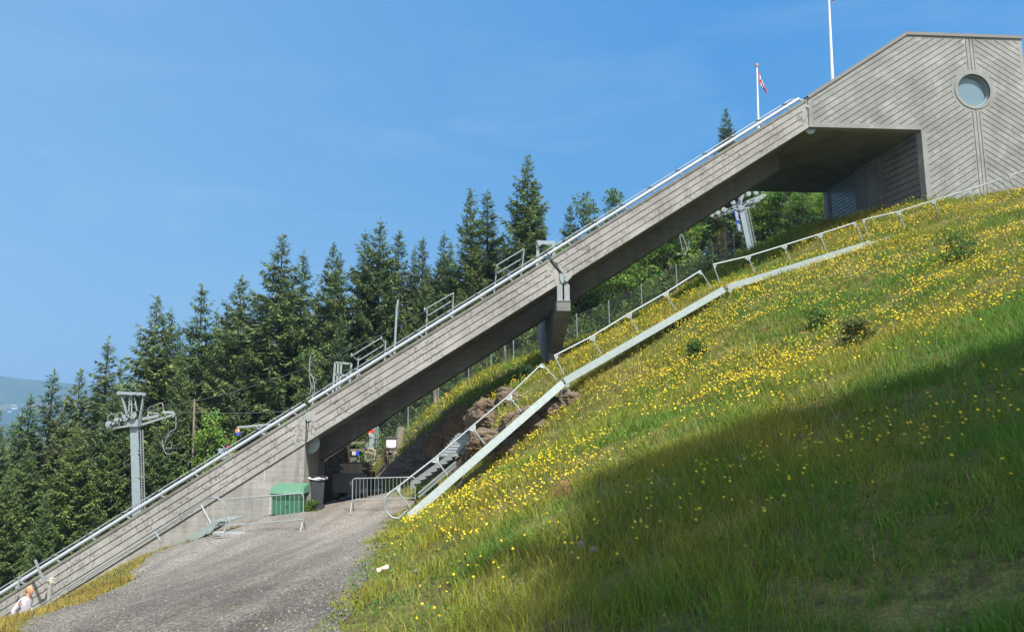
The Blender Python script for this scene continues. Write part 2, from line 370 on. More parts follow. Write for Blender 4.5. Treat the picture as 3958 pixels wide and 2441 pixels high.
Fc = np.stack([i,i+1,i+1+nn,i+nn],-1).reshape(-1,4)
hl = mesh_np('hills', np.stack([X.ravel(),Y.ravel(),Zf.ravel()],1), Fc.ravel(), np.full(len(Fc),4), MAT['farforest'], smooth=True); tag(hl, kind='structure')
def far_z(a, d):
    ia = int(np.argmin(abs(ang-a))); idd = int(np.argmin(abs(rad-d))); return float(Zf[idd, ia])


def gpx(u, v, y0=1.0, y1=60.0):
    X, Z = ray(u, v); ys = np.linspace(y0, y1, 3000); d = Z*ys - groundb(X*ys, ys); i = np.argmax(d < 0); y = ys[i] if d[i] < 0 else y1
    return Vector((X*y, y, Z*y))
# ================================================================== the ski jump ramp
K = .642
zt = lambda s: .62 + K*(s - .11)
zb = lambda s: -.73 + K*(s - .17)
ET = B(0,1,0) - B(0,0,0); ES = B(1,0,0) - B(0,0,0); UPV = Vector((0,0,1))
ramp = thing('ski_jump_ramp', B(0, 2.2, -3.6), 'long sloping grey concrete ski jump in-run with grooved side walls on one pier', 'ski jump')
def slab(m, s0, s1, t0, t1, za, zb_):           # sloping block between two z-functions
    q = lambda s: [B(s,t0,za(s)), B(s,t1,za(s)), B(s,t1,zb_(s)), B(s,t0,zb_(s))]
    m.hexa(q(s0), q(s1)); return m
GR = [.109, .336, .555, .79]; HT = zt(0) - zb(0)
j2 = lambda z: 10.07 + .75*np.clip((zt(10.07) - z)/1.1, 0, 1.35)
def groove(c, s0, s1, z_of_s, w=.04, d=.10): c.bar(B(s0,0,z_of_s(s0)), B(s1,0,z_of_s(s1)), d, w)
secs = [(-14, .05, None), (.10, 10.0, 'r'), (10.1, 22.06, 'l')]
for si, (a, b, sl) in enumerate(secs):
    if si == 0: pts = [(a,zb(a)),(b,zb(b)),(b,zt(b)),(a,zt(a))]
    if si == 1: pts = [(a,zb(a)),(10.81,zb(10.81)),(10.06,zt(10.06)),(a,zt(a))]
    if si == 2: pts = [(10.87,zb(10.87)),(b,zb(b)),(b,zt(b)),(10.12,zt(10.12))]
    m = M().prism([B(s,0,z) for s, z in pts], ET*.36)
    o = m.build('parapet', MAT['conc'], ramp)
    c = M()
    for gi, g in enumerate(GR):
        zf = lambda s, g=g: zt(s) - g*HT
        js = 10.06 + .75*g
        if si == 0: r_ = (-13.9, b-.02 if gi == 0 else b-.42)
        if si == 1: r_ = (.14 if gi == 0 else .42, js-.03 if gi == 0 else js-.28)
        if si == 2: r_ = (js+.06 if gi == 0 else js+.2, b-.05 if gi == 0 else b-.28)
        groove(c, r_[0], r_[1], zf)
    cc = c.build('cutter', MAT['conc']); cc.location = (0,0,0)
    cc.parent = None
    # cutter is in world space; the part sits in its thing's frame
    bpy.context.view_layer.update(); cut(o, cc)
for a, b in ((-14, .05), (.10, 10.06), (10.12, 22.06)):
    m = M(); slab(m, a, b, -.006, .366, lambda s: zt(s)+.006, lambda s: zt(s)-.085*HT); m.build('coping', MAT['conc_cope'], ramp)
m = M(); slab(m, -14, 22.06, .36, 3.2, lambda s: zb(s)+.03, lambda s: zb(s)+.4); m.build('deck', MAT['conc_shade'], ramp)
m = M(); slab(m, -14, 22.06, 3.2, 4.5, lambda s: zb(s)-.85, lambda s: zb(s)+.42); m.build('edge_beam', MAT['conc_shade'], ramp)
m = M(); slab(m, -14, 22.06, 4.2, 4.5, lambda s: zb(s)+.42, lambda s: zt(s)-.02); m.build('parapet', MAT['conc_plain'], ramp)
m = M().prism([B(-14,.07,zb(-14)+.03), B(.04,.07,zb(.04)+.03), B(.04,.07,-4.6), B(-8,.07,-9.0), B(-14,.07,-12)], ET*.45)
m.prism([B(.04,.52,zb(0.04)+.03), B(.04,3.18,zb(.04)+.03), B(.04,3.18,zb(.04)-.88), B(.04,4.4,zb(.04)-.88), B(.04,4.4,-4.6), B(.04,.52,-4.6)], ES*-.4)
m.build('abutment_wall', MAT['conc_plain'], ramp)
m = M().prism([B(-1.0,4.5,zb(-1.0)-.87), B(-1.0,7.5,zb(-1.0)-.9), B(-1.0,7.5,-4.6), B(-1.0,4.5,-4.6)], ES*-.4)
m.prism([B(-.36,4.4,zb(-.4)-.86), B(-1.0,4.4,zb(-1.0)-.87), B(-1.0,4.4,-4.6), B(-.36,4.4,-4.6)], ET*-.3); m.build('back_wall', MAT['conc_plain'], ramp)
# coping shadow line: thin steel strip bolted along the lower groove of the lower section is part of the lower railing (below)
# handrail with pipe
pz = lambda s: zt(s) + .235; rz_ = lambda s: zt(s) + .43
m = M(); m.tube([B(s,.16,pz(s)) for s in (-14, -.02)], .078, 12); m.tube([B(s,.16,pz(s)) for s in (.12, 21.75)], .078, 12)
pipe = m.build('handrail_pipe', MAT['galv_pipe'], ramp, smooth=True)
m = M(); m.tube([B(s,.13,rz_(s)) for s in (-14, -.2)], .026, 8); m.tube([B(s,.13,rz_(s)) for s in (.0, 21.35)], .026, 8)
m.build('thin_rail', MAT['galv'], pipe, smooth=True)
s = -13.3; br = []
while s < 21.6:
    m = M(); p = B(s,.13,rz_(s)-.02)
    m.prism([p + ES*x + UPV*(x*.12) + ET*y for x, y in ((-.13,-.05),(.10,-.07),(.14,.0),(.10,.07),(-.13,.05))], UPV*.015)
    m.bar(p, B(s+.14,.10,pz(s+.14)-.10), .022, .06); m.bar(B(s+.14,.10,pz(s+.14)-.10), B(s+.25,.16,zt(s+.25)+.0), .035, .055)
    m.bar(B(s+.25,.16,zt(s+.25)+.012), B(s+.38,.16,zt(s+.38)+.012), .12, .02)
    m.build('bracket', MAT['galv'], pipe); s += 1.272
m = M().bar(B(21.35,.13,rz_(21.35)), B(21.75,.16,pz(21.75)), .04, .05).bar(B(21.75,.16,pz(21.75)), B(21.98,.16,zt(21.98)), .05, .09); m.build('bracket', MAT['galv'], pipe)
# joint hardware
m = M(); c0 = H(1193,1615,-.03); m.disc(c0, ET, .125, .05, 22)
m.hexa([c0+ES*a+UPV*b+ET*-.02 for a,b in ((-.11,.10),(.12,-.03+.06),(.13,.14),(-.09,.23))], [c0+ES*a+UPV*b+ET*.03 for a,b in ((-.11,.10),(.12,.03),(.13,.14),(-.09,.23))])
m.disc(c0-ET*.03, ET, .02, .03, 8); m.build('pin_cover', MAT['galv_lt'], ramp)
m = M().tube([H(1193,1630,-.01), H(1190,1664,-.005), H(1187,1700,.0)], .02, 6); m.build('drain_pipe', MAT['wood_dark'], ramp)
c1 = H(1196,1712,.62); m = M().disc(c1, ET, .43, .06, 30); m.build('pin_cover', MAT['galv_lt'], ramp)
m = M().disc(H(3131,499,.22), ET, .24, .06, 28); m.build('pin_cover', MAT['galv_lt'], ramp)
m = M().disc(H(2149,1021,-.02), ET, .085, .04, 18).tube([H(2105,968,-.02), H(2130,1000,-.02), H(2180,1064,-.02)], .024, 6); m.build('joint_cable', MAT['darkgrey'], ramp)
m = M().disc(H(3122,412,-.02), ET, .07, .05, 16); m.build('pin_cover', MAT['galv'], ramp)

# ------------------------------------------------------------------ the pier
pier = thing('bridge_pier', Vector((2.4, 34.6, 2.6)), 'concrete pier with flared head carrying the middle of the ski jump ramp', 'pier')
pc = H(2178,1182,.02)
ps = hit(2178,1182,.02)[0]; zc = pc.z
hw = .30
def sect(t, zlo, zhi, w=hw): return [B(ps-w,t,zlo), B(ps+w,t,zlo), B(ps+w,t,zhi), B(ps-w,t,zhi)]
zfoot = gz(2.4,34.6) - .6
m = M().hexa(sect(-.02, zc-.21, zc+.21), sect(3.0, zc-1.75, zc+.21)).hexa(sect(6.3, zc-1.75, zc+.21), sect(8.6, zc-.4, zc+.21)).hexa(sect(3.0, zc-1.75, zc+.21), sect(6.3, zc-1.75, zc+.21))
m.build('pier_head', MAT['conc_shade'], pier)
m = M().hexa(sect(3.0, zfoot, zc-1.75, .30), sect(6.3, zfoot, zc-1.75, .30)); m.build('column', MAT['conc_shade'], pier)
for t in (.1, 4.1):
    m = M(); zq = zc + .21
    for sx in (-.155, .155): m.prism([B(ps+sx-.115,t-.1,zq), B(ps+sx+.115,t-.1,zq), B(ps+sx+.115,t-.1,zq+.70), B(ps+sx*.75,t-.1,zq+.86), B(ps+sx-.115,t-.1,zq+.70+(.1 if sx>0 else 0))], ET*.2)
    m.bar(B(ps-.29,t,zq+.015), B(ps+.29,t,zq+.015), .3, .03)
    o = m.build('bearing_post', MAT['galv'], pier)
m = M(); c2 = H(2172,1078,-.05)
m.prism([H(u,v,-.04) for u,v in ((2164,1056),(2186,1060),(2211,1069),(2196,1082),(2172,1095),(2165,1080))], ET*.05)
m.disc(H(2190,1079,-.07), ET, .10, .05, 18).disc(H(2186,1066,-.07), ET, .05, .04, 12); m.build('hinge_plate', MAT['galv_lt'], pier)

# ================================================================== the start house
house = thing('start_house', B(29, 4.6, 9.5), 'tall grey concrete start house with herringbone grooves and one round window at the ramp top', 'start house')
SR, ZR, ZS = 32.7, 18.06, 13.35; S0 = 22.10; SC = 30.1; ZC = 15.36
wall_pts = [(S0,ZS),(27.38,ZS),(27.38,8.4),(SR,8.6),(SR,ZR),(27.05,ZR),(S0,14.76)]
wm = M().prism([B(s,0,z) for s, z in wall_pts], ET*.4).build('wall', MAT['conc_house'], house)
c = M()
def ztop(s): return min(ZR, 14.76 + (ZR-14.76)*(s-S0)/(27.05-S0)) - .17
def okL(s, z):
    if s < S0+.22 or s > SC-.24 or z > ztop(s): return False
    if s < 27.42 and z < ZS+.22: return False
    if s < 27.62 and z < ZS: return False
    if z < 8.7: return False
    return math.hypot(s-SC, z-ZC) > 1.06
def okR(s, z): return SC+.24 < s < SR-.16 and 8.7 < z < ZR-.17 and math.hypot(s-SC, z-ZC) > 1.06
for side, ok, sg in (('L', okL, K), ('R', okR, -K)):
    for kk in range(-10, 60):
        zz = 6.0 + kk*.302                        # height at the centre line
        run = None; prev = None
        a, b = (S0, SC) if side == 'L' else (SC, SR)
        for q in range(int((b-a)/.02)+1):
            s_ = a + q*.02; z_ = zz + sg*(s_ - SC)
            if ok(s_, z_):
                if run is None: run = s_
                prev = s_
            if (not ok(s_, z_) or q == int((b-a)/.02)) and run is not None:
                if prev - run > .15: groove(c, run, prev, lambda s, zz=zz, sg=sg: zz + sg*(s-SC), .036, .08)
                run = None
for ds in (-.17, .17):
    for za, zb2 in ((8.7, ZC-1.03), (ZC+1.03, ZR-.14)): c.bar(B(SC+ds,0,za), B(SC+ds,0,zb2), .035, .07, up=ES.cross(UPV))
for za, zb2 in ((8.7, ZC-.97), (ZC+.97, ZR-.14)): c.bar(B(SC,0,za), B(SC,0,zb2), .05, .05, up=ES.cross(UPV))
for kk in range(-4, 20):
    zz = 6.0 + .151 + kk*.604
    for qs in np.arange(S0+.5, SR-.3, .92):
        sg = K if qs < SC else -K; z_ = zz + sg*(qs-SC)
        if (okL(qs,z_) and okL(qs-.1,z_)) or okR(qs,z_): c.disc(B(qs,0,z_), ET, .026, .06, 6)
cc = c.build('cutter', MAT['conc_house']); bpy.context.view_layer.update(); cut(wm, cc)
c = M().tube([B(SC,-.3,ZC), B(SC,.8,ZC)], .79, 48); cc = c.build('cutter', MAT['conc_house']); cut(wm, cc)
# window
fr = M(); n = 48
for (r0, r1, t0, t1) in ((.79,.93,-.03,.06),):
    ring = lambda r, t: [B(SC+r*math.cos(2*math.pi*i/n), t, ZC+r*math.sin(2*math.pi*i/n)) for i in range(n)]
    b0 = ring(r0,t0)+ring(r1,t0)+ring(r0,t1)+ring(r1,t1)
    fs = []
    for i in range(n):
        j = (i+1) % n; fs += [(i,j,n+j,n+i),(2*n+i,3*n+i,3*n+j,2*n+j),(i,2*n+i,2*n+j,j),(n+i,n+j,3*n+j,3*n+i)]
    fr.add(b0, fs)
win = M().disc(B(SC,.22,ZC), ET, .81, .03, 48).build('window', MAT['glass'], house)
fr.build('window_surround', MAT['conc_house'], win)
rr = M(); b0 = ring(.73,.12)+ring(.785,.12)+ring(.73,.22)+ring(.785,.22); rr.add(b0, fs); rr.build('window_frame', MAT['greysteel'], win)
# coping, soffit, other walls, roof
m = M(); cp_ = [(S0,14.76),(27.05,ZR),(SR+.05,ZR)]
for (a, b) in zip(cp_[:-1], cp_[1:]): m.bar(B(a[0],.2,a[1]+.015), B(b[0],.2,b[1]+.015), .52, .15)
m.build('roof_coping', m_simple('dark_coping', (.16,.16,.155,1), .8), house)
m = M().prism([B(S0,.4,ZS+.02), B(27.38,.4,ZS+.02), B(27.38,9.3,ZS+.02), B(S0,9.3,ZS+.02)], UPV*.3); m.build('soffit', MAT['conc_shade'], house)
m = M().prism([B(s,8.9,z) for s, z in [(S0,ZS+.33),(27.4,ZS+.33),(27.4,8.4),(SR,8.6),(SR,ZR-.05),(27.05,ZR-.05),(S0,14.7)]], ET*.4)
m.prism([B(SR-.4,.4,8.6), B(SR-.4,8.9,8.6), B(SR-.4,8.9,ZR-.06), B(SR-.4,.4,ZR-.06)], ES*.4); m.build('rear_wall', MAT['conc_house'], house)
m = M().prism([B(27.0,.42,ZR-.25), B(SR-.02,.42,ZR-.25), B(SR-.02,8.88,ZR-.25), B(27.0,8.88,ZR-.25)], UPV*.18)
m.prism([B(S0+.02,.42,14.5), B(27.0,.42,ZR-.26), B(27.0,8.88,ZR-.26), B(S0+.02,8.88,14.5)], UPV*-.15); m.build('roof', MAT['conc_plain'], house)
def t_at(u, s=27.38):
    lo, hi = 0., 12.
    for _ in range(50):
        mid = (lo+hi)/2
        if B(s,mid,0).x/B(s,mid,0).y > (u-1979)/F/(CP) * 1.0 + 0: lo = mid
        else: hi = mid
    return lo
def t_at2(u, v, s=27.38):
    X, Z = ray(u, v); lo, hi = 0., 12.
    for _ in range(50):
        mid = (lo+hi)/2; p = B(s,mid,0)
        if p.x/p.y > X: lo = mid
        else: hi = mid
    return lo
tA, tB, tC, tD, tE = [t_at2(u, v) for u, v in ((3416,800),(3322,820),(3316,820),(3212,840),(3178,850))]
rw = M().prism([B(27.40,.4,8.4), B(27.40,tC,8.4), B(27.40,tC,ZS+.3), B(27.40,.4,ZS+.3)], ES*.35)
rwo0 = rw.build('return_wall', MAT['conc_shade'], house); rw = M(); rw.prism([B(27.40,tD,8.4), B(27.40,8.9,8.4), B(27.40,8.9,ZS+.3), B(27.40,tD,ZS+.3)], ES*.35)
rwo = rw.build('return_wall', MAT['conc_shade'], house)
c = M(); c2_ = M()
for kk in range(16):
    z_ = 8.75 + kk*.31
    c.bar(B(27.40,.5,z_), B(27.40,tA-.15,z_+.15), .12, .04)
    if tD+.12 < 8.8: c2_.bar(B(27.40,tD+.12,z_), B(27.40,8.8,z_+.1), .12, .04)
cc = c.build('cutter', MAT['conc_house']); c2_ = c2_.build('cutter', MAT['conc_house']); bpy.context.view_layer.update(); cut(rwo0, cc); cut(rwo, c2_)
m = M().prism([B(27.26,tA,8.4), B(27.26,tB,8.4), B(27.26,tB,ZS), B(27.26,tA,ZS)], ES*.14); m.build('pilaster', MAT['conc_shade'], house)
gbm = M(); nx = 9; bw = (tD-tC)/nx
for i in range(nx):
    for j in range(22):
        z0 = 8.9 + j*.205; q = lambda s, e: [B(s,tC+bw*i+e,z0+e), B(s,tC+bw*(i+1)-e,z0+e), B(s,tC+bw*(i+1)-e,z0+.205-e), B(s,tC+bw*i+e,z0+.205-e)]
        gbm.hexa(q(27.50,.012), q(27.44,.022))
pn = gbm.build('glass_block_panel', MAT['gblock'], house)
m = M().prism([B(27.53,tC,8.4), B(27.53,tD,8.4), B(27.53,tD,ZS), B(27.53,tC,ZS)], ES*.1); m.build('mortar', MAT['darkgrey'], pn)
m = M().bar(B(30.4,-.06,gz(*B(30.4,-.06,0)[:2])+.10), B(32.3,-.06,gz(*B(32.3,-.06,0)[:2])+.12), .05, .12); tag(m.build('base_board', m_simple('rusty_board', (.34,.10,.035,1), .8), house), 'rusty orange board along the foot of the wall')

# ================================================================== flagpoles and flags
def norway(name, pole_top, length, height, lean, label):
    # hanging flag: gathered cloth with folds, its cross painted by position on the cloth
    nu, nv_ = 28, 16; V = []; C_ = []
    for j in range(nv_+1):
        for i in range(nu+1):
            a = i/nu; b = j/nv_                # a: along the fly, b: down the hoist
            drop = a*length*.93; out = a*length*lean
            fold = math.sin(a*13 + b*5)*.07*a + math.sin(b*9+1.0)*.05*a
            p = Vector(pole_top) + Vector((.05 + out + fold*.6 + b*height*.10*a, fold, -.25 - b*height*(1-.55*a) - drop*.9))
            V.append(p); 
            w = lambda x, c, h: abs(x-c) < h
            if w(a,.36,.055) or w(b,.5,.065): col = (.01,.022,.13)
            elif w(a,.36,.11) or w(b,.5,.13): col = (.72,.72,.72)
            else: col = (.50,.02,.03)
            C_.append(col)
    fc = [(j*(nu+1)+i, j*(nu+1)+i+1, (j+1)*(nu+1)+i+1, (j+1)*(nu+1)+i) for j in range(nv_) for i in range(nu)]
    o = mesh_np(name, np.array([tuple(p) for p in V]), np.array(fc).ravel(), np.full(len(fc),4), FLAGM, None, np.array(C_), True)
    sm = o.modifiers.new('thick', 'SOLIDIFY'); sm.thickness = .006
    tag(o, label, 'flag'); return o
k = NT('flag_cloth'); a_ = k.n('ShaderNodeAttribute', attribute_name='tint'); k.bsdf(a_.outputs['Color'], .8, spec=.2); FLAGM = k.m
def flagpole(u, vb, utop, vtop, y, label, r=.06, dz=1.0):
    pb = at(u, vb, y); ptop = at(utop, vtop, y); d = (ptop-pb)
    base = pb - d*(.45)
    zg = pb.z - dz; base = pb + (pb-ptop)*((pb.z - zg)/(ptop.z-pb.z))
    o = thing('flagpole', base, label, 'flagpole')
    M().tube([base, base+(ptop-base)*.5, ptop], r, 12, r2=r*.55).build('pole', MAT['white'], o, smooth=True)
    M().disc(base+Vector((0,0,.1)), UPV, .2, .2, 16).build('foot', MAT['conc_plain'], o)
    m = M(); m.tube([ptop-Vector((0,0,.03)), ptop+Vector((0,0,.05)), ptop+Vector((0,0,.08))], r*1.35, 12); m.tube([ptop+Vector((0,0,.08)), ptop+Vector((0,0,.15))], r*.9, 10, r2=.01); m.build('finial', MAT['red'] if False else m_simple('finial_paint', (.55,.22,.16,1), .4), o, smooth=True)
    return ptop
p1 = flagpole(2931, 470, 2925, 255, 34.2, 'shorter slim white flagpole rising behind the ramp rail, whole top in view')
norway('flag', p1, 1.25, .62, .30, 'furled red white and blue flag drooping from the shorter flagpole')
p2 = flagpole(3217, 300, 3200, -75, 36, 'taller white flagpole behind the start house roof slope, top out of frame', .085, .9)
norway('flag', at(3207, -70, 36) , 1.0, .8, .10, 'limp dark flag end hanging beside the taller flagpole at the top edge')

# ================================================================== stairways on the slope
def channel(m, p, q, h=.24, fl=.07, th=.02, out=(0,-1,0)):
    p, q, out = Vector(p), Vector(q), Vector(out).normalized(); d = (q-p).normalized(); nrm = d.cross(out).normalized()
    if nrm.z < 0: nrm = -nrm
    m.hexa(*[[e + out*-th, e, e + nrm*h, e + nrm*h + out*-th] for e in (p, q)])
    for k_ in (0, h - th): m.hexa(*[[e + nrm*k_ - out*th, e + nrm*k_ - out*(th+fl), e + nrm*(k_+th) - out*(th+fl), e + nrm*(k_+th) - out*th] for e in (p, q)])
    return nrm
def flight(label, p, q, posts, y0, y1, stringers=True, W=.95, loop=None, group='steel stair flights up the slope', hh=.24, treads=True):
    o = thing('steel_stairway', (Vector(p)+Vector(q))/2, label, 'stairway', group)
    d = (Vector(q)-Vector(p)); dn = d.normalized(); wv = Vector((0,1,0))*W; nrm = None
    if stringers:
        for off in (Vector((0,0,0)), wv):
            m = M(); nrm = channel(m, Vector(p)+off, Vector(q)+off, hh, out=(0,-1,0) if off.length == 0 else (0,1,0))
            if off.length == 0:
                L = d.length; k_ = .35
                while k_ < L-.2:
                    for e in (.28,.72): m.disc(Vector(p)+dn*(k_+(.16 if e > .5 else 0))+nrm*hh*e+Vector((0,-.004,0)), (0,1,0), .011, .014, 6)
                    k_ += .62
            m.build('stringer', MAT['galv_lt'], o)
        if treads:
            m = M(); zz = p[2]+.2; n_ = int(abs(d.z)/.18)
            for i in range(n_):
                c0 = Vector(p) + d*((i+.5)/n_) + nrm*(hh*.45) + wv*.5
                m.box(c0, .22, W-.06, .03)
            m.build('treads', MAT['galv'], o)
    tops = []
    for (bu, bv, tu, tv) in posts:
        f = 0 if len(posts) < 2 else (bu-posts[0][0])/(posts[-1][0]-posts[0][0]); y = y0 + (y1-y0)*f
        b, t_ = at(bu,bv,y), at(tu,tv,y); tops.append(t_)
        pst = M().tube([b, t_], .024, 8).build('post', MAT['galv'], o, smooth=True)
        ax = (t_-b).normalized(); rd = dn
        m = M()
        for sg in ((-1, 1) if 0 < len(tops) - 1 < len(posts) - 1 or len(posts) == 1 else ((1,) if len(tops) == 1 else (-1,))):
            m.prism([t_ - ax*.02 + Vector((0,-.008,0)), t_ - ax*.02 + rd*.16*sg + Vector((0,-.008,0)), t_ - ax*.19 + Vector((0,-.008,0))], Vector((0,.016,0)))
        m.build('gusset', MAT['galv_lt'], pst)
    path = list(tops)
    if loop: path = [at(u,v,y) for u,v,y in loop] + path
    M().tube(path, .027, 8).build('handrail', MAT['galv'], o, smooth=True)
    return o
A0, A1 = at(1592,2008,21.6), at(2186,1490,24.2)
flight('steepest pale steel stair flight, lowest on the slope, its rail ending in a round loop', A0, A1,
       [(1586,1962,1530,1886),(1730,1835,1680,1770),(1871,1712,1823,1648),(2015,1590,1965,1530),(2153,1468,2094,1406)], 21.6, 24.1,
       loop=[(1575,1970,21.5),(1540,2002,21.45),(1515,1998,21.4),(1494,1978,21.4),(1483,1951,21.4),(1489,1922,21.4),(1506,1903,21.5)])
A2, A3 = at(2190,1484,24.3), at(2806,1128,26.2)
flight('middle pale steel stair flight on the slope between two concrete footings', A2, A3,
       [(2180,1448,2142,1374),(2322,1366,2287,1300),(2465,1280,2429,1213),(2610,1196,2571,1132),(2750,1114,2707,1046)], 24.3, 26.1)
A4, A5 = at(2818,1122,26.4), at(3372,950,27.8)
flight('upper pale steel stair flight in front of the blue boarded lift tower', A4, A5,
       [(2783,1096,2756,1022),(2918,1053,2889,991),(3056,1008,3030,948),(3193,968,3168,905),(3332,929,3306,860)], 26.4, 27.7)
flight('steel stair railing half sunk in flowers below the start house wall', at(3362,960,27.9), at(3900,790,29.3),
       [(3361,922,3332,851),(3496,882,3472,818),(3632,838,3607,775),(3769,800,3745,733),(3903,758,3871,691)], 27.9, 29.3, treads=True)
flight('topmost steel stair railing running out of frame at the right edge', at(3930,778,29.4), at(4250,680,30.2),
       [(3930,750,3899,680),(4070,712,4040,636),(4210,668,4180,594)], 29.4, 30.2)
for (u, v, y, lab) in ((2186,1492,24.35,'concrete stair footing above the brown rock face'), (2812,1128,26.35,'concrete stair footing at the bend near the upper flight')):
    p = at(u, v, y); zg = gz(p.x, p.y)
    o = thing('stair_footing', (p.x, p.y+.4, zg), lab, 'footing')
    M().hexa(*[[Vector((p.x-a, p.y+.15-a*.4, z)), Vector((p.x+a, p.y+.15-a*.4, z)), Vector((p.x+a, p.y+.75, z)), Vector((p.x-a, p.y+.75, z))] for a, z in ((.22, min(zg-.5, p.z-.9)), (.16, p.z-.10))]).build('block', MAT['conc_plain'], o)
    M().disc(p+Vector((.04,-.06,.02)), (0,1,0), .075, .25, 18).build('pivot_pin', MAT['galv_lt'], o, smooth=True)
# lower stair beside the wall on the left
o = thing('steel_stairway', at(800,2040,26.2), 'pale steel stair going down along the ramp wall from a small landing on the left', 'stairway', 'steel stair flights up the slope')
p, q = at(560,2210,26.4), at(842,2034,26.2)
m = M(); nrm = channel(m, p, q, .25); m.build('stringer', MAT['galv_lt'], o)
m = M(); channel(m, p+Vector((0,.95,0)), q+Vector((0,.95,0)), .25, out=(0,1,0)); m.build('stringer', MAT['galv_lt'], o)
m = M()
for i in range(10): m.box(p+(q-p)*((i+.5)/10)+nrm*.2+Vector((0,.48,0)), .26, .9, .03)
m.build('treads', MAT['galv'], o)
l0 = q + nrm*.2
m = M().hexa([l0+Vector((0,-.02,0)), l0+Vector((.55,-.02,.02)), l0+Vector((.62,1.0,.02)), l0+Vector((0,1.0,0))], [l0+Vector((0,-.02,.05)), l0+Vector((.55,-.02,.07)), l0+Vector((.62,1.0,.07)), l0+Vector((0,1.0,.05))])
for i in range(5): m.bar(l0+Vector((.12+.1*i,0,-.03)), l0+Vector((.02+.1*i,.0,-.14)), .02, .03)
m.build('landing', MAT['galv_lt'], o)
m = M().bar(l0+Vector((.05,.0,0)), l0+Vector((-.18,.0,-.33)), .05, .16); m.disc(l0+Vector((-.2,-.02,-.33)), (0,1,0), .08, .1, 12); m.build('support_foot', MAT['galv'], o)
yy = 26.2
rail = [(877,2000),(878,1985),(874,1960),(866,1943),(853,1930),(838,1923),(823,1921),(806,1925),(791,1932),(700,1992),(596,2062),(420,2170),(250,2275),(120,2360)]
M().tube([at(u,v,yy+(.6 if u < 820 else .2)) for u,v in rail], .027, 8).build('handrail', MAT['galv'], o, smooth=True)
M().tube([at(u,v,yy+.75) for u,v in [(786,1944),(640,2038),(430,2172),(260,2280)]], .02, 8).build('handrail', MAT['galv'], o, smooth=True)
for (bu,bv,tu,tv) in ((814,2020,777,1949),(622,2092,603,2058)): M().tube([at(bu,bv,yy+.3), at(tu,tv,yy+.6)], .028, 8).build('post', MAT['galv'], o, smooth=True)
# shaded stair behind the barrier
for lab, pa, pb, wv, hh in (('shaded galvanised stair flight at the foot of the dark rock, behind the right barrier', at(1586,1893,27.0), at(1752,1772,29.0), Vector((.25,1.0,.0)), .3),
                    ('short steep galvanised stair flight under the shadowed rock face', at(1760,1776,29.1), at(1836,1684,30.2), Vector((-.75,.75,0)), .12)):
    o = thing('steel_stairway', (pa+pb)/2, lab, 'stairway', 'steel stair flights up the slope')
    for off in (Vector((0,0,0)), wv):
        d = (pb-pa); M().hexa(*[[e, e+Vector((0,.03,0)), e+Vector((0,.03,hh)), e+Vector((0,0,hh))] for e in (pa+off, pb+off)]).build('stringer', MAT['galv'], o)
    m = M(); n_ = 8
    for i in range(n_):
        c0 = pa + (pb-pa)*((i+.5)/n_) + Vector((0,0,hh*.5)); m.hexa([c0+Vector((-.12,.03,0)), c0+Vector((.14,.03,0)), c0+wv+Vector((.14,0,0)), c0+wv+Vector((-.12,0,0))], [c0+Vector((-.12,.03,.03)), c0+Vector((.14,.03,.03)), c0+wv+Vector((.14,0,.03)), c0+wv+Vector((-.12,0,.03))])
    m.build('treads', MAT['galv'], o)
    if hh < .2: M().hexa(*[[e+Vector((0,.04,hh*.7)), e+wv+Vector((0,-.02,hh*.7)), e+wv+Vector((0,-.02,hh*.7+.02)), e+Vector((0,.04,hh*.7+.02))] for e in (pa, pb)]).build('cover_plate', MAT['galv'], o)
    else:
        for dz in (-.12,-.26): M().bar(pa+Vector((.3,-.02,dz)), pb+Vector((.1,-.02,dz)), .05, .06).build('rail', MAT['galv'], o)
# ================================================================== crowd barriers
def barrier(label, tl, tr, bl, br, fl, fr, y, nb, feet):
    TLp, TRp, BLp, BRp = [at(*c, y) for c in (tl, tr, bl, br)]
    zl, zr = gz(TLp.x, y), gz(TRp.x, y)
    o = thing('crowd_barrier', (TLp+TRp)/2 - Vector((0,0,1.1)), label, 'barrier', 'crowd barriers across the gravel path')
    ex = (TRp-TLp).normalized(); r = .12
    path = [BLp - Vector((0,0,.18)), BLp, TLp - Vector((0,0,r))]
    for i in range(1, 6):
        a = math.pi/2*i/6; path.append(TLp - Vector((0,0,r)) + ex*r*(1-math.cos(a)) + Vector((0,0,r*math.sin(a))))
    path += [TLp + ex*r, TRp - ex*r]
    for i in range(1, 6):
        a = math.pi/2*i/6; path.append(TRp - ex*r + ex*r*math.sin(a) - Vector((0,0,r*(1-math.cos(a)))))
    path += [TRp - Vector((0,0,r)), BRp, BRp - Vector((0,0,.18))]
    M().tube(path, .021, 8).build('frame', MAT['galv'], o, smooth=True)
    M().tube([BLp, BRp], .019, 8).build('bottom_rail', MAT['galv'], o, smooth=True)
    for i in range(nb):
        f = (i+1)/(nb+1); M().tube([BLp+(BRp-BLp)*f, TLp+(TRp-TLp)*f], .0095, 6).build('bar', MAT['galv'], o)
    for P in (BLp, BRp):
        g = gz(P.x, P.y)
        M().tube([Vector((P.x,P.y-.30,g+.01)), Vector((P.x,P.y-.10,P.z-.10)), Vector((P.x,P.y+.10,P.z-.10)), Vector((P.x,P.y+.30,g+.01))], .02, 8).build('foot', MAT['galv'], o, smooth=True)
    h_ = TLp - ex*.07 - Vector((0,0,.12)); M().tube([TLp-Vector((0,0,.10)), h_, h_-Vector((0,0,.12)), h_-Vector((0,0,.12))+ex*.03], .009, 6).build('hook', MAT['galv'], o)
    return o
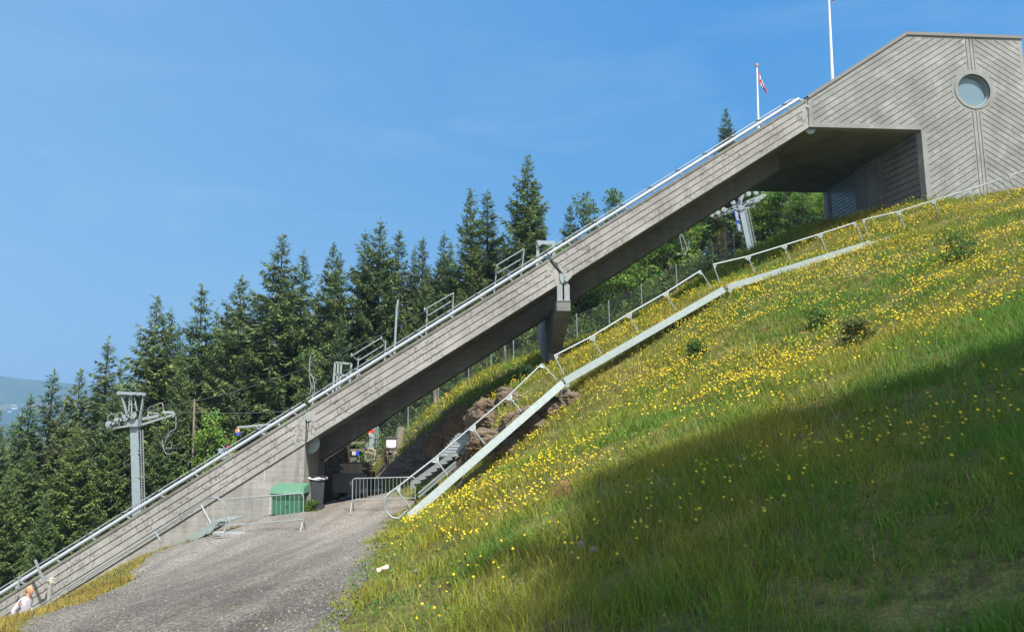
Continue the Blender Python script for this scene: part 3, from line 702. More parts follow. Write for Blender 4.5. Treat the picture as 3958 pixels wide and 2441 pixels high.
barrier('galvanised crowd barrier tilted on the gravel in front of the green bin', (876,1928), (1173,1904), (873,2031), (1172,2006), 0, 0, 24.2, 16, 1)
barrier('galvanised crowd barrier closing the dark passage under the ramp', (1363,1848), (1605,1842), (1362,1931), (1605,1923), 0, 0, 28.6, 16, 1)

# ================================================================== bins
def taper(m, c, x0, y0, x1, y1, z0, z1, rz=0):
    ca, sa = math.cos(rz), math.sin(rz); P = lambda a,b,z: Vector((c[0]+ca*a-sa*b, c[1]+sa*a+ca*b, z))
    q = lambda x,y,z: [P(-x/2,-y/2,z),P(x/2,-y/2,z),P(x/2,y/2,z),P(-x/2,y/2,z)]
    return m.hexa(q(x0,y0,z0), q(x1,y1,z1))
c = at(1118,1975,28.5); g = gz(c.x, c.y) - .02; ht = at(1118,1868,28.5).z - g
o = thing('grit_bin', (c.x,c.y,g), 'green plastic grit bin with a faded sloping lid against the abutment wall', 'bin')
taper(M(), (c.x,c.y), 1.06,.72, 1.10,.76, g, g+ht*.50).build('body', MAT['green_bin'], o, bevel=.02)
b = taper(M(), (c.x,c.y), 1.10,.76, 1.27,.88, g+ht*.50+.001, g+ht*.68).build('upper_body', MAT['green_bin'], o, bevel=.015)
m = M(); q = lambda x,y,z0,z1: [Vector((c.x-x/2,c.y-y/2,z0)),Vector((c.x+x/2,c.y-y/2,z0)),Vector((c.x+x/2,c.y+y/2,z1)),Vector((c.x-x/2,c.y+y/2,z1))]
m.hexa(q(1.30,.92,g+ht*.685,g+ht*.685), q(1.24,.74,g+ht*.90,g+ht*1.0)); lid = m.build('lid', MAT['green_lid'], o, bevel=.025)
M().box((c.x+.02,c.y-.47,g+ht*.69), .15,.05,.05).build('latch', MAT['galv'], lid); M().box((c.x,c.y-.375,g+ht*.27), .14,.02,.05).build('handle_slot', MAT['darkgrey'], o)
for sx in (-.4,-.13,.13,.4): M().box((c.x+sx,c.y-.372,g+ht*.25), .035,.02,ht*.46).build('rib', MAT['green_bin'], o)
c = at(1226,1944,29.1); g = gz(c.x, c.y)-.02; ht = at(1226,1840,29.1).z - g
o = thing('wheelie_bin', (c.x,c.y,g), 'dark wheeled bin with a white bag over its rim at the abutment corner', 'bin')
taper(M(), (c.x,c.y), .40,.45, .52,.58, g+.04, g+ht*.88, R(12)).build('body', MAT['darkgrey'], o, bevel=.02)
m = taper(M(), (c.x,c.y), .56,.60, .60,.64, g+ht*.88+.001, g+ht*.93, R(12)); m.build('rim', MAT['black'], o, bevel=.01)
m = M(); n = 26
ri = []
for lvl, (sc, dz) in enumerate(((.60,-.10),(.66,.02),(.62,.08),(.45,.05))):
    for i in range(n):
        a = 2*math.pi*i/n; sq = 1/max(abs(math.cos(a)),abs(math.sin(a)))
        m.v.append(Vector((c.x + math.cos(a)*min(sq,1.28)*sc*.5, c.y + math.sin(a)*min(sq,1.28)*sc*.55, g+ht*.94+dz*.5+.02*math.sin(a*5+lvl)+random.uniform(-.012,.012))))
for l in range(3):
    for i in range(n): m.f.append((l*n+i, l*n+(i+1)%n, (l+1)*n+(i+1)%n, (l+1)*n+i))
m.build('bag', MAT['bag'], o, smooth=True)
m = M().box((c.x+.02,c.y+.02,g+ht*.985), .58,.62,.05, R(12)); m.build('lid', MAT['black'], o, bevel=.015)
for sx in (-.2,.2): M().disc((c.x+sx,c.y+.22,g+.10), (1,0,0), .10, .05, 18).build('wheel', MAT['black'], o)

# ================================================================== things under the ramp
c = at(1372,1860,33.2); g = gz(c.x, c.y)
o = thing('flatbed_trailer', (c.x,c.y,g), 'dark low trailer parked in the shade under the ramp carrying grey boards', 'trailer')
zt_ = at(1372,1828,33.2).z
M().box((c.x-.15,c.y+.6,(zt_+g+.35)/2), 1.5,2.0,max(.1,zt_-g-.35)).build('bed', MAT['darkgrey'], o, bevel=.01)
for sy in (-.1, 1.2):
    for sx in (-.75,.55): M().disc((c.x+sx,c.y+sy,g+.28), (1,0,0), .28, .16, 20).build('wheel', MAT['black'], o)
M().bar((c.x+.5,c.y,g+.4), (c.x+1.15,c.y-.05,g+.42), .08,.10).build('drawbar', MAT['darkgrey'], o)
e = at(1432,1830,33.1); m = M().tube([e+Vector((-.05,0,-.25)), e+Vector((.12,0,.12))], .05, 8).tube([at(1427,1826,33.1), at(1444,1797,33.1)], .025, 6).bar(at(1436,1812,33.1), at(1452,1812,33.1), .06,.03).disc(at(1426,1807,33.1), (1,0,0), .06,.08,12).tube([at(1418,1818,33.1), at(1438,1810,33.1)], .02, 6)
m.build('jockey_winch', MAT['wood_dark'], o)
zz = zt_
for i in range(5):
    t_ = thing('board_stack_panel', (c.x-.1, c.y+.5, zz), '', 'board', 'grey boards stacked on the trailer')
    t_['label'] = ['lowest grey board in the stack on the trailer','second grey board up in the stack on the trailer','middle grey board of the stack, slid to the right','grey board next below the top of the stack','topmost grey board of the stack on the trailer'][i]
    t_.name = 'wooden_board'
    M().box((c.x-.12+[.02,0,.13,.03,-.02][i], c.y+.45, zz+.045), 1.02,1.5,.075, R([2,-1,3,0,-2][i])).build('panel', MAT['board'], t_, bevel=.006)
    zz += .088
yz = 36.2; xr_ = at(1338,1780,yz).x; gs = gz(xr_-1, yz)-.1; zr = at(1340,1672,yz).z
o = thing('storage_shed', (xr_-1.3,yz+.4,gs), 'dark wooden storage shed in the shade beneath the ramp behind the trailer', 'shed')
M().box((xr_-1.3,yz+.4,(gs+zr)/2), 2.6,.8,zr-gs).build('wall', MAT['wood_dark'], o, bevel=.01)
M().hexa([Vector((xr_-2.7,yz-.1,zr+.002)),Vector((xr_+.1,yz-.1,zr+.002)),Vector((xr_+.1,yz+.9,zr+.002)),Vector((xr_-2.7,yz+.9,zr+.002))],[Vector((xr_-2.7,yz-.1,zr+.06)),Vector((xr_+.1,yz-.1,zr+.06)),Vector((xr_+.1,yz+.9,zr+.12)),Vector((xr_-2.7,yz+.9,zr+.12))]).build('roof', MAT['darkgrey'], o)
for dx in (-.28,-.72):
    fr2 = M()
    for a_ in ((-.17,-.3,-.17,.3),(.17,-.3,.17,.3),(-.17,-.3,.17,-.3),(-.17,.3,.17,.3)): fr2.bar((xr_+dx+a_[0],yz-.015,(gs+zr)/2+.25+a_[1]),(xr_+dx+a_[2],yz-.015,(gs+zr)/2+.25+a_[3]),.04,.04)
    w_ = fr2.build('window_frame', MAT['wood'], o); M().box((xr_+dx,yz-.006,(gs+zr)/2+.25),.30,.01,.56).build('pane', MAT['darkgrey'], w_)
# gate with plate, far barrier, notice board, block with short pylon
def rails(name, label, cat, y, bars, mat, th=.05, loc=None):
    P = [(at(a,b,y),at(c_,d,y)) for a,b,c_,d in bars]; o = thing(name, loc or P[0][0], label, cat)
    for i,(p,q) in enumerate(P): M().bar(p,q,th,th*1.6).build('bar', mat, o)
    return o
yg = 39.4
rails('wooden_gate', 'weathered grey wooden gate at the far end of the passage under the ramp', 'gate', yg, [(1345,1711,1414,1709),(1347,1739,1418,1737),(1415,1708,1417,1742),(1347,1710,1349,1790),(1347,1771,1388,1771),(1350,1776,1372,1792),(1385,1758,1386,1792)], MAT['wood'], .08)
o = thing('notice_plate', at(1375,1750,yg-.1), 'small half white half blue plate with red marks hanging on the grey gate', 'sign')
M().hexa(*[[at(1361,1744,y), at(1374,1744,y), at(1374,1757,y), at(1361,1757,y)] for y in (yg-.10, yg-.07)]).build('white_half', MAT['white'], o)
M().hexa(*[[at(1374.2,1744,y), at(1388,1743,y), at(1386,1759,y), at(1374.2,1757,y)] for y in (yg-.10, yg-.07)]).build('blue_half', MAT['blue2'], o)
for v in (1748.3,1753.2): M().bar(at(1364.5,v,yg-.104), at(1371,v,yg-.104), .012,.02).build('mark', MAT['red'], o)
y = 43; c = at(1440,1752,y); g = gz(c.x,c.y)
o = thing('pylon_block', (c.x,c.y,g), 'pale tan concrete block carrying the short lift pylon behind the ramp', 'block')
taper(M(), (c.x,c.y+.4), 1.0,1.1,.88,1.0, min(g-.2, at(1440,1772,y).z), at(1440,1731,y).z).build('block', MAT['conc_pale'], o, bevel=.03)
o = thing('chairlift_pylon', at(1436,1731,y+.4), 'short grey lift pylon on a tan block, with a red banner, behind the ramp', 'lift pylon')
yb = y+.4
M().hexa(*[[at(a,b,yb), at(c_,b,yb), at(c_,b,yb+.35), at(a,b,yb+.35)] for a,c_,b in ((1426,1449,1732),(1434,1447,1560))]).build('mast', MAT['greysteel'], o)
for q_ in (1455, 1463): M().bar(at(q_,1732,yb), at(q_-4,1560,yb), .05,.05).build('ladder_rail', MAT['galv'], o)
for v in range(1570,1732,12): M().bar(at(1453,v,yb), at(1461,v,yb), .03,.03).build('rung', MAT['galv'], o)
for v in (1692,1713): M().bar(at(1448,v,yb-.02), at(1464,v-1,yb-.02), .05,.06).build('brace', MAT['galv'], o)
M().bar(at(1420.5,1710,yb), at(1420.5,1733,yb), .09,.09).build('junction_box', MAT['galv_lt'], o)
ban = M().hexa(*[[at(1421,1662,q_), at(1446,1658,q_), at(1446,1669,q_), at(1422,1672,q_)] for q_ in (yb-.06, yb-.02)]).build('banner', MAT['red'], o)
pl = M().hexa(*[[at(1425.5,1673,q_), at(1438,1672.5,q_), at(1438.5,1686,q_), at(1426.5,1686,q_)] for q_ in (yb-.06, yb-.02)]).build('number_plate', MAT['white'], o)
def text_mesh(name, s, size, mat, parent, origin, ex, ez, ext=.004):
    cu = bpy.data.curves.new('t', 'FONT'); cu.body = s; cu.size = size; cu.extrude = ext; cu.align_x = 'CENTER'; cu.align_y = 'CENTER'
    to = bpy.data.objects.new('t', cu); COL.objects.link(to); dg = bpy.context.evaluated_depsgraph_get()
    me = bpy.data.meshes.new_from_object(to.evaluated_get(dg)); bpy.data.objects.remove(to); ex = Vector(ex).normalized(); ez = Vector(ez).normalized(); ey = ez.cross(ex)
    o0 = root_loc(parent)
    for v in me.vertices: v.co = Vector(origin) + ex*v.co.x + ez*v.co.y + ex.cross(ez)*v.co.z - o0
    me.materials.clear(); me.materials.append(mat); return link(me, name, parent)
text_mesh('letter', 'B', .21, MAT['black'], pl, at(1432.3,1679.5,yb-.066), (0,0,1), (-1,0,0))
yn = 38.6
o = thing('notice_board', at(1514,1790,yn), 'white blank notice board on brown posts beside the path beyond the ramp', 'notice board')
M().hexa(*[[at(1493,1690,q_), at(1532,1690,q_), at(1531,1731,q_), at(1493,1731,q_)] for q_ in (yn, yn+.06)]).build('board', MAT['white'], o)
M().bar(at(1490,1688.5,yn-.02), at(1534,1688.5,yn-.02), .10,.05).build('cap', MAT['wood'], o)
for u in (1492, 1532.5): M().bar(at(u,1689,yn+.03), at(u,1733,yn+.03), .05,.05).build('frame', MAT['wood_dark'], o)
M().hexa(*[[at(1494,1742,q_), at(1532,1742,q_), at(1531,1765,q_), at(1494,1765,q_)] for q_ in (yn+.1, yn+.14)]).build('lower_board', MAT['white'], o)
o2 = rails('wooden_rail_fence', 'brown wooden rail with two posts in front of the white notice board', 'fence', yn-.1, [(1487,1733.5,1612,1736),(1490,1736,1491,1796),(1548,1737,1549,1770)], MAT['wood_dark'], .075)
o3 = rails('broken_wooden_frame', 'grey broken wooden frame leaning askew against the brown rail', 'frame', yn-.3, [(1500,1755,1578,1710),(1577,1708,1594,1750),(1498,1741,1530,1770),(1496,1757,1512,1785),(1510,1778,1588,1736),(1500,1752,1585,1759)], MAT['wood'], .055)
p = at(1545,1678,40); o = thing('tree_stump', (p.x,p.y,gz(p.x,p.y)), 'grey broken tree stump on the bank beside the fence post', 'stump')
m = M(); g = gz(p.x,p.y); m.tube([Vector((p.x-.1,p.y,g-.3)), Vector((p.x,p.y,g+.5)), Vector((p.x+.06,p.y,g+1.05))], .30, 9, r2=.2); m.build('trunk', MAT['deadbark'], o)

# ================================================================== things on and behind the ramp deck
yk = 34.6
def railset(label, top, low, posts, arms):
    o = thing('guard_railing', at(posts[0][0], posts[0][1], yk), label, 'railing', 'short railings along the ramp deck')
    M().tube([at(top[0],top[1],yk-.5), at(top[2],top[3],yk-.5)], .032, 8).build('top_rail', MAT['galv_lt'], o, smooth=True)
    M().tube([at(low[0],low[1],yk), at(low[2],low[3],yk)], .032, 8).build('lower_rail', MAT['galv_lt'], o, smooth=True)
    for a,b,c_,d in posts: M().tube([at(a,b+12,yk), at(c_,d,yk)], .034, 8).build('post', MAT['galv_lt'], o, smooth=True)
    for a,b,c_,d in arms: M().tube([at(a,b,yk-.5), at(c_,d,yk)], .032, 8).build('arm', MAT['galv_lt'], o)
railset('lowest short grey railing above the ramp, next to the thin pole', (1361,1374,1472,1306), (1384,1394,1488,1330), [(1380,1455,1385,1380),(1487,1385,1490,1315)], [(1361,1374,1384,1394),(1474,1306,1488,1330),(1359,1376,1359,1366),(1474,1310,1474,1300)])
railset('middle short grey railing above the ramp', (1643,1196,1750,1133), (1650,1222,1748,1162), [(1647,1286,1651,1197),(1749,1225,1752,1131)], [(1643,1196,1651,1222),(1750,1133,1748,1162),(1641,1200,1641,1190)])
railset('uppermost short grey railing above the ramp, left of the portal frame', (1917,1027,2024,963), (1921,1056,2015,1001), [(1909,1127,1921,1025),(2013,1060,2026,962)], [(1917,1027,1921,1056),(2024,963,2015,1001)])
o = thing('thin_mast', at(1525,1370,yk), 'thin upright grey pole standing on the ramp deck', 'pole'); M().tube([at(1524,1375,yk), at(1534,1185,yk)], .055, 8).build('pole', MAT['galv_lt'], o, smooth=True); M().tube([at(1534,1185,yk), at(1539,1158,yk)], .05, 8).bar(at(1534,1186,yk-.03),at(1538.5,1186,yk-.03),.1,.08).build('cap', MAT['galv_lt'], o)
o = rails('steel_gate_frame', 'grey steel gate frame with two inner bars standing on the ramp deck', 'gate frame', yk, [(1296,1399,1286,1520),(1296,1400,1359,1405),(1359,1405,1352,1480),(1295,1447,1345,1450),(1308,1401,1301,1510),(1320,1402,1312,1500)], MAT['galv_lt'], .055)
o = rails('portal_frame', 'grey portal frame with a flat lintel behind the handrail above the pier', 'frame', yk, [(2080,930,2077,1030),(2141,933,2140,1000)], MAT['galv_lt'], .085)
M().hexa(*[[at(2078,928,q_), at(2147,931,q_), at(2147,945,q_), at(2078,943,q_)] for q_ in (yk-.1, yk+.1)]).build('lintel', MAT['greysteel'], o)
for a in ((2082,944,2094,934),(2140,945,2128,934)): M().bar(at(a[0],a[1]+6,yk-.12), at(a[2],a[3]+6,yk-.12), .08,.1).build('corner_brace', MAT['galv'], o)
o = thing('swing_arm', at(1080,1660,33.5), 'grey horizontal arm holding an orange and blue marker behind the lower handrail', 'arm')
M().bar(at(917,1650,33.5), at(1080,1636,33.5), .05,.09).build('boom', MAT['galv_lt'], o); M().bar(at(1080,1634,33.5), at(1079,1690,33.5), .07,.07).build('post', MAT['galv_lt'], o); M().bar(at(988,1645,33.5), at(1030,1680,33.5), .04,.04).build('strut', MAT['galv_lt'], o)
m = M().disc(at(918,1663,33.45), (.3,-1,0), .10,.10,18); m.build('orange_marker', MAT['orange'], o); M().bar(at(922.5,1657,33.4), at(922.5,1672,33.4), .04,.03).build('white_strip', MAT['white'], o); M().disc(at(922,1675,33.4), (0,-1,.0), .085,.06,14).build('blue_marker', MAT['blue2'], o)
o = thing('signal_box', at(875,1775,33.2), 'dark grey tilted equipment boxes with a red lamp behind the lower handrail', 'equipment box')
for (u,v,s_) in ((858,1742,.26),(868,1764,.26),(878,1778,.22)): M().box(at(u,v,33.2), s_,.2,s_*.9).build('box', MAT['greysteel'], o, bevel=.01)
M().bar(at(863,1722,33.1), at(886,1772,33.1), .035,.04).build('post', MAT['galv'], o); M().box(at(877,1725,33.25), .22,.18,.22).build('housing', MAT['black'], o, bevel=.02); M().disc(at(880,1724,33.12), (.2,-1,0), .05,.05,14).build('lamp', m_simple('red_lens',(.5,.02,.05,1),.2), o)
o = thing('leaning_post', at(170,2240,28.9), 'thin grey post leaning left over the handrail at the lower left', 'post'); M().bar(at(170,2246,28.8), at(135,2161,28.8), .05,.07).build('post', MAT['galv'], o); M().prism([at(168,2223,28.78), at(196,2228,28.78), at(172,2246,28.78)], Vector((0,.03,0))).build('base_plate', MAT['galv'], o)
o = thing('leaning_post', at(70,2280,28.9), 'short grey stub post above the handrail near the left edge', 'post'); M().bar(at(69,2282,28.8), at(76,2222,28.8), .04,.05).build('post', MAT['galv'], o); M().box(at(69,2268,28.75), .14,.12,.1).build('clamp', MAT['galv'], o)
p = at(194,2243,29.0); o = thing('junction_box', p, 'cream plastic box on a stub post in front of the wall at lower left', 'box')
M().box(p, .19,.16,.17).build('box', MAT['cream'], o, bevel=.012); M().box(p+Vector((.0,0,.092)), .21,.18,.02).build('cover', MAT['cream'], o); M().bar(p-Vector((-.03,0,.09)), Vector((p.x+.03,p.y,min(gz(p.x,p.y),p.z-1))), .12,.12).build('post', MAT['conc_plain'], o)

# ================================================================== chairlift
yt = 40.0
o = thing('chairlift_tower', at(530,2060,yt), 'grey chairlift tower with sheave wheels among the spruces on the left', 'lift tower', 'chairlift towers')
A = lambda u,v,dy=0: at(u,v,yt+dy)
M().hexa([A(514,2060),A(548,2060),A(548,2060,.5),A(514,2060,.5)], [A(502,1646),A(534,1646),A(534,1646,.5),A(502,1646,.5)]).build('mast', MAT['greysteel'], o)
top = M()
top.bar(A(458,1517),A(563,1523),.16,.17); top.build('lifting_beam', MAT['greysteel'], o)
for a in ((470,1524,492,1604,.18),(557,1524,539,1628,.22),(502,1527,498,1590,.045),(509,1527,509,1590,.03),(520,1533,529,1586,.045),(499,1562,509,1562,.04),(517,1562,527,1562,.04)): M().bar(A(a[0],a[1],.1),A(a[2],a[3],.1),a[4]*.8,.06).build('frame_leg', MAT['greysteel'], o)
for u,v in ((459,1519),(521,1519),(545,1520)): M().box(A(u,v,-.1), .16,.12,.14).build('beam_fitting', MAT['galv_lt'], o)
M().box(A(516,1634,.1), .75,.6,.42).build('head_block', MAT['greysteel'], o, bevel=.02)
M().bar(A(409,1657,-.2),A(500,1645,-.2),.10,.10).build('lower_arm', MAT['galv'], o)
M().bar(A(418,1645,-.35),A(520,1595,-.35),.06,.13).build('sheave_beam', MAT['galv_lt'], o)
M().bar(A(538,1643,.2),A(668,1602,.6),.10,.12).build('cross_arm', MAT['galv'], o)
M().bar(A(550,1618,.2),A(612,1606,.4),.12,.16).build('cross_arm', MAT['galv'], o)
M().bar(A(628,1592,.5),A(672,1592,.6),.12,.14).build('cross_arm', MAT['galv_lt'], o)
for a in ((575,1630,640,1608),(600,1600,596,1624),(640,1600,628,1618),(570,1596,610,1594),(572,1608,572,1596),(606,1594,616,1606)): M().bar(A(a[0],a[1],.4),A(a[2],a[3],.5),.05,.06).build('arm_brace', MAT['galv'], o)
for u,v,r_,dy in ((420.5,1638.5,12.5,-.35),(452,1624,11.5,-.35),(483,1614,12,-.35),(514,1603,13.5,-.35),(667,1601,10.5,.6),(456,1641,8,-.1)):
    w_ = M().disc(A(u,v,dy), (0,1,0), r_/F*yt, .06, 22).build('sheave_wheel', MAT['galv_lt'], o)
    M().disc(A(u,v,dy)-Vector((0,.035,0)), (0,1,0), r_/F*yt*.55, .02, 16).build('hub_recess', MAT['greysteel'], w_); M().disc(A(u,v,dy)-Vector((0,.05,0)), (0,1,0), r_/F*yt*.2, .03, 10).build('axle', MAT['galv_lt'], w_)
for path in ([(417,1625),(417,1606),(421,1602),(468,1595),(473,1599),(475,1610)], [(574,1599),(572,1578),(577,1573),(618,1556),(627,1557),(631,1575),(636,1597)], [(446,1612),(446,1604),(452,1602),(456,1608)]): M().tube([A(u,v,-.3 if u<500 else .5) for u,v in path], .022, 6).build('guard_rail', MAT['galv'], o, smooth=True)
M().tube([A(574,1592,.5),A(630,1574,.5)], .018, 6).build('guard_rail', MAT['galv'], o)
for du in (0, 10): M().bar(A(542+du,1660,-.15),A(553+du,2060,-.15),.035,.035).build('ladder_rail', MAT['galv'], o)
for v in range(1668,2050,10): f = (v-1660)/400; M().bar(A(542+11*f,v,-.15),A(552+11*f,v,-.15),.022,.022).build('rung', MAT['galv'], o)
for v in (1736,1750,1842,1950): f = (v-1660)/400; M().bar(A(532+11*f,v,0),A(547+11*f,v,-.15),.05,.05).build('ladder_bracket', MAT['galv'], o)
def chair(label, pts, y, seat):
    o = thing('lift_chair', at(*seat[0], y), label, 'lift chair', 'empty chairs on the lift')
    for i, path in enumerate(pts): M().tube([at(u,v,y+dy) for u,v,dy in path], .03 if i == 0 else .024, 7).build('hanger' if i == 0 else 'side_bow', MAT['galv'], o, smooth=True)
    a, b = seat; p, q = at(*a, y), at(*b, y)
    m = M(); m.hexa([p+Vector((0,-.1,0)),q+Vector((0,-.1,0)),q+Vector((.1,1.0,.02)),p+Vector((.1,1.0,.02))],[p+Vector((0,-.1,.05)),q+Vector((0,-.1,.05)),q+Vector((.1,1.0,.07)),p+Vector((.1,1.0,.07))]); m.build('seat', MAT['darkgrey'], o)
    return o
chair('empty lift chair hanging to the right of the left lift tower', [[(680,1607,0),(680,1650,0),(676,1658,0),(667,1663,0)], [(667,1663,0),(656,1668,0),(650,1680,0),(630,1727,0),(634,1738,0),(642,1752,0),(656,1754,0),(667,1749,0),(669,1742,0)], [(667,1664,.4),(668,1672,.5),(652,1687,.5)],[(652,1682,0),(628,1691,.2),(627,1720,.2),(631,1732,.2)],[(666,1702,0),(662,1722,0),(664,1730,0),(640,1730,0)]], 41.0, [(640,1735),(665,1736)])
chair('empty lift chair hanging behind the ramp just left of the steel gate frame', [[(1201,1372,0),(1196,1400,0),(1197,1437,0)], [(1197,1440,0),(1194,1452,0),(1203,1490,0),(1200,1510,0),(1193,1530,0)], [(1198,1444,0),(1212,1460,0),(1228,1467,.3)],[(1209,1460,0),(1216,1488,0),(1214,1530,0)],[(1222,1469,0),(1208,1500,0)]], 41.5, [(1168,1524),(1196,1528)])
chair('empty lift chair seen below the ramp against the birches', [[(2632,905,0),(2640,915,0),(2654,950,0),(2656,968,0),(2645,982,0),(2630,986,0),(2618,981,0)], [(2632,905,.5),(2627,912,.5),(2633,945,.5),(2638,968,.5)], [(2664,928,0),(2660,955,0),(2655,972,0)]], 42.5, [(2606,991),(2640,984)])
chair('small lift chair low beside the pier column', [[(2190,1266,0),(2197,1284,0),(2205,1292,0),(2218,1293,0),(2225,1285,0),(2219,1276,0)], [(2193,1286,.3),(2201,1297,.3),(2222,1291,.3)]], 44.0, [(2196,1290),(2218,1288)])
# right tower
yt = 50.0
o = thing('chairlift_tower', A(2916,1045), 'leaning grey chairlift tower with a tall blue sign seen under the ramp on the right', 'lift tower', 'chairlift towers')
M().hexa([A(2912,1070),A(2940,1065),A(2940,1065,.7),A(2912,1070,.7)], [A(2853,790),A(2878,786),A(2878,786,.6),A(2853,790,.6)]).build('mast', MAT['greysteel'], o)
sg = M().hexa(*[[A(2834,806,d),A(2852,812,d),A(2866,894,d),A(2853,898,d)] for d in (-.12,-.06)]).build('sign_board', MAT['blue'], o)
m = M()
for i in range(17):
    v = 815 + i*4.6
    if 848 < v < 862: continue
    x = 2837.5 + (v-806)*.20; m.bar(A(x,v-1,-.13), A(x+9+(i*37%5),v+3.2,-.13), .012,.03)
m.build('lettering', MAT['white'], sg)
for a in ((2742,836,2955,752,.14),(2760,842,2935,776,.10),(2785,832,2918,795,.10)): M().bar(A(a[0],a[1],-.2),A(a[2],a[3],.2),a[4],.12).build('cross_arm', MAT['galv'], o)
for i,(u,v) in enumerate(((2751,832),(2774,822),(2798,810),(2833,782),(2865,758),(2893,749),(2922,744))):
    w_ = M().disc(A(u,v,-.35), (0,1,0), .17 if i else .14, .07, 20).build('sheave_wheel', MAT['galv_lt'], o); M().disc(A(u,v,-.40), (0,1,0), .05,.02,10).build('axle', MAT['greysteel'], w_)
for i in range(9):
    u = 2765 + i*21; v = 838 - i*8.2; M().hexa(*[[A(u,v,d),A(u+13,v-11,d),A(u+22,v-13,d),A(u+9,v-2,d)] for d in (-.25,-.2)]).build('cat_walk_plate', MAT['greysteel'], o)
for i in range(5):
    u = 2880 + i*16; v = 790 - i*6; M().hexa(*[[A(u,v,d),A(u+13,v-13,d),A(u+21,v-14,d),A(u+8,v-2,d)] for d in (-.1,-.05)]).build('cat_walk_plate', MAT['greysteel'], o)
M().bar(A(2853,800),A(2872,740),.22,.25).build('head_post', MAT['greysteel'], o)
for du in (0, 9): M().bar(A(2884+du,806,-.1),A(2931+du,1030,-.1),.03,.03).build('ladder_rail', MAT['galv'], o)
for v in range(812,1028,9): f = (v-806)/224; M().bar(A(2884+47*f,v,-.1),A(2893+47*f,v,-.1),.02,.02).build('rung', MAT['galv'], o)
# ropes
def rope(label, pts, r=.022):
    P = [Vector(p) for p in pts]; o = tag(M().tube(P, r, 6).build('haul_rope', MAT['cable'], None, smooth=True), label, 'rope', 'steel ropes of the chairlift')
def cat(p, q, sag, n=14): return [p + (q-p)*(i/n) - Vector((0,0,sag*4*(i/n)*(1-i/n))) for i in range(n+1)]
rope('steel rope rising from the left lift tower to the right behind the railings', cat(at(300,1668,39.8), at(514,1590,39.65),.05,6) + cat(at(514,1590,39.65), at(1640,1205,40.5), .9)[1:] + cat(at(1640,1205,40.5), at(2751,822,41.7), .6)[1:])
rope('steel rope running almost level from the left lift tower behind the ramp', cat(at(667,1590,40.6), at(1150,1585,42.2), .12) + cat(at(1150,1585,42.2), at(1440,1555,43.3), .1)[1:])
rope('steel rope sloping down from the left lift tower across the spruces to the left', cat(at(-40,1800,45), at(409,1655,39.7), .3))

# ================================================================== chain link fence on the back bank
fence_px = [(1340,1680,39.5),(1578,1640,40.5),(1694,1556,41.0),(1812,1472,41.4),(1899,1427,41.6),(1986,1408,41.8),(2098,1398,42.0),(2180,1366,42),(2232,1332,42.0),(2357,1300,41.6),(2484,1250,41.4),(2620,1180,41.2),(2760,1096,41),(2845,1064,40.8)]
o = thing('chain_link_fence', at(2100,1395,42), 'chain link fence on thin grey posts along the grassy bank behind the ramp', 'fence')
fp = []
for u, v, y in fence_px:
    X, Z = ray(u, v); x = X*y; g = gz(x, y); fp.append((Vector((x,y,g-.1)), Vector((x-.03,y,g+1.75))))
for a, b in fp: M().tube([a,b+Vector((0,0,.12))], .028, 6).build('post', MAT['galv'], o, smooth=True)
m = M()
for (a,b),(c_,d) in zip(fp[:-1], fp[1:]):
    m.tube([b,d], .008, 4); L = (c_-a).length; n_ = max(2,int(L/.14)); hN = 12
    for i in range(-hN, n_):
        for sgn in (0,1):
            f0 = i/n_; f1 = (i+hN)/n_
            t0 = max(0, -i/hN) if i < 0 else 0; t1 = min(1, (n_-i)/hN)
            if t1 <= t0: continue
            q = lambda t: (lambda f: (a+(c_-a)*f) + ((b+(d-b)*f)-(a+(c_-a)*f))*((t if sgn == 0 else 1-t)))(f0+(f1-f0)*t)
            p_, q_ = q(t0), q(t1); m.add([p_+Vector((0,0,.004)),p_-Vector((0,0,.004)),q_-Vector((0,0,.004)),q_+Vector((0,0,.004))],[(0,1,2,3)])
m.build('wire_mesh', MAT['wire'], o)

# ================================================================== small things on the ground
p = gpx(1479,2222); g = float(groundb(np.array([p.x]),np.array([p.y]))[0]); o = thing('drink_can', (p.x,p.y,g), 'white and red drink can lying in the short grass beside the gravel', 'can')
d = Vector((.92,.25,.30)).normalized(); q0 = Vector((p.x,p.y,g+.085)); a_, b_ = q0 - d*.08, q0 + d*.08
M().tube([a_, a_+d*.008, b_-d*.012, b_], .033, 20).build('body', MAT['white'], o, smooth=True)
M().tube([a_+d*.05, a_+d*.115], .0338, 20).build('red_band', m_simple('can_red', (.62,.13,.05,1), .4), o, smooth=True)
for f in (.066,.082,.098): M().tube([a_+d*f, a_+d*(f+.006)], .0343, 20).build('white_stripe', MAT['white'], o, smooth=True)
M().disc(b_+d*.002, d, .027,.006,18).build('lid', MAT['galv'], o)
p = at(905,2062,24.2); g = gz(p.x,p.y); o = thing('stone_slab', (p.x,p.y,g), 'flat grey stone slab lying at the foot of the small stair landing', 'slab')
m = M(); pts = [(-.62,-.22),(.1,-.30),(.62,-.16),(.72,.10),(.3,.26),(-.45,.24),(-.7,.05)]
m.prism([Vector((p.x+a,p.y+b,g-.02+a*-.02)) for a,b in pts], Vector((0,0,.09))); m.build('slab', m_simple('slab_stone',(.27,.27,.265,1),.85,0,.2,5,.2,.4), o, bevel=.012)
p2_ = at(880,2082,23.2); o = thing('wooden_plank', (p2_.x,p2_.y,gz(p2_.x,p2_.y)), 'brown plank half buried in gravel in front of the stone slab', 'plank'); M().bar(p2_+Vector((-.35,0,0)), p2_+Vector((.72,.05,.05)), .16,.06).build('plank', MAT['wood_dark'], o)
from mathutils import noise as mnoise
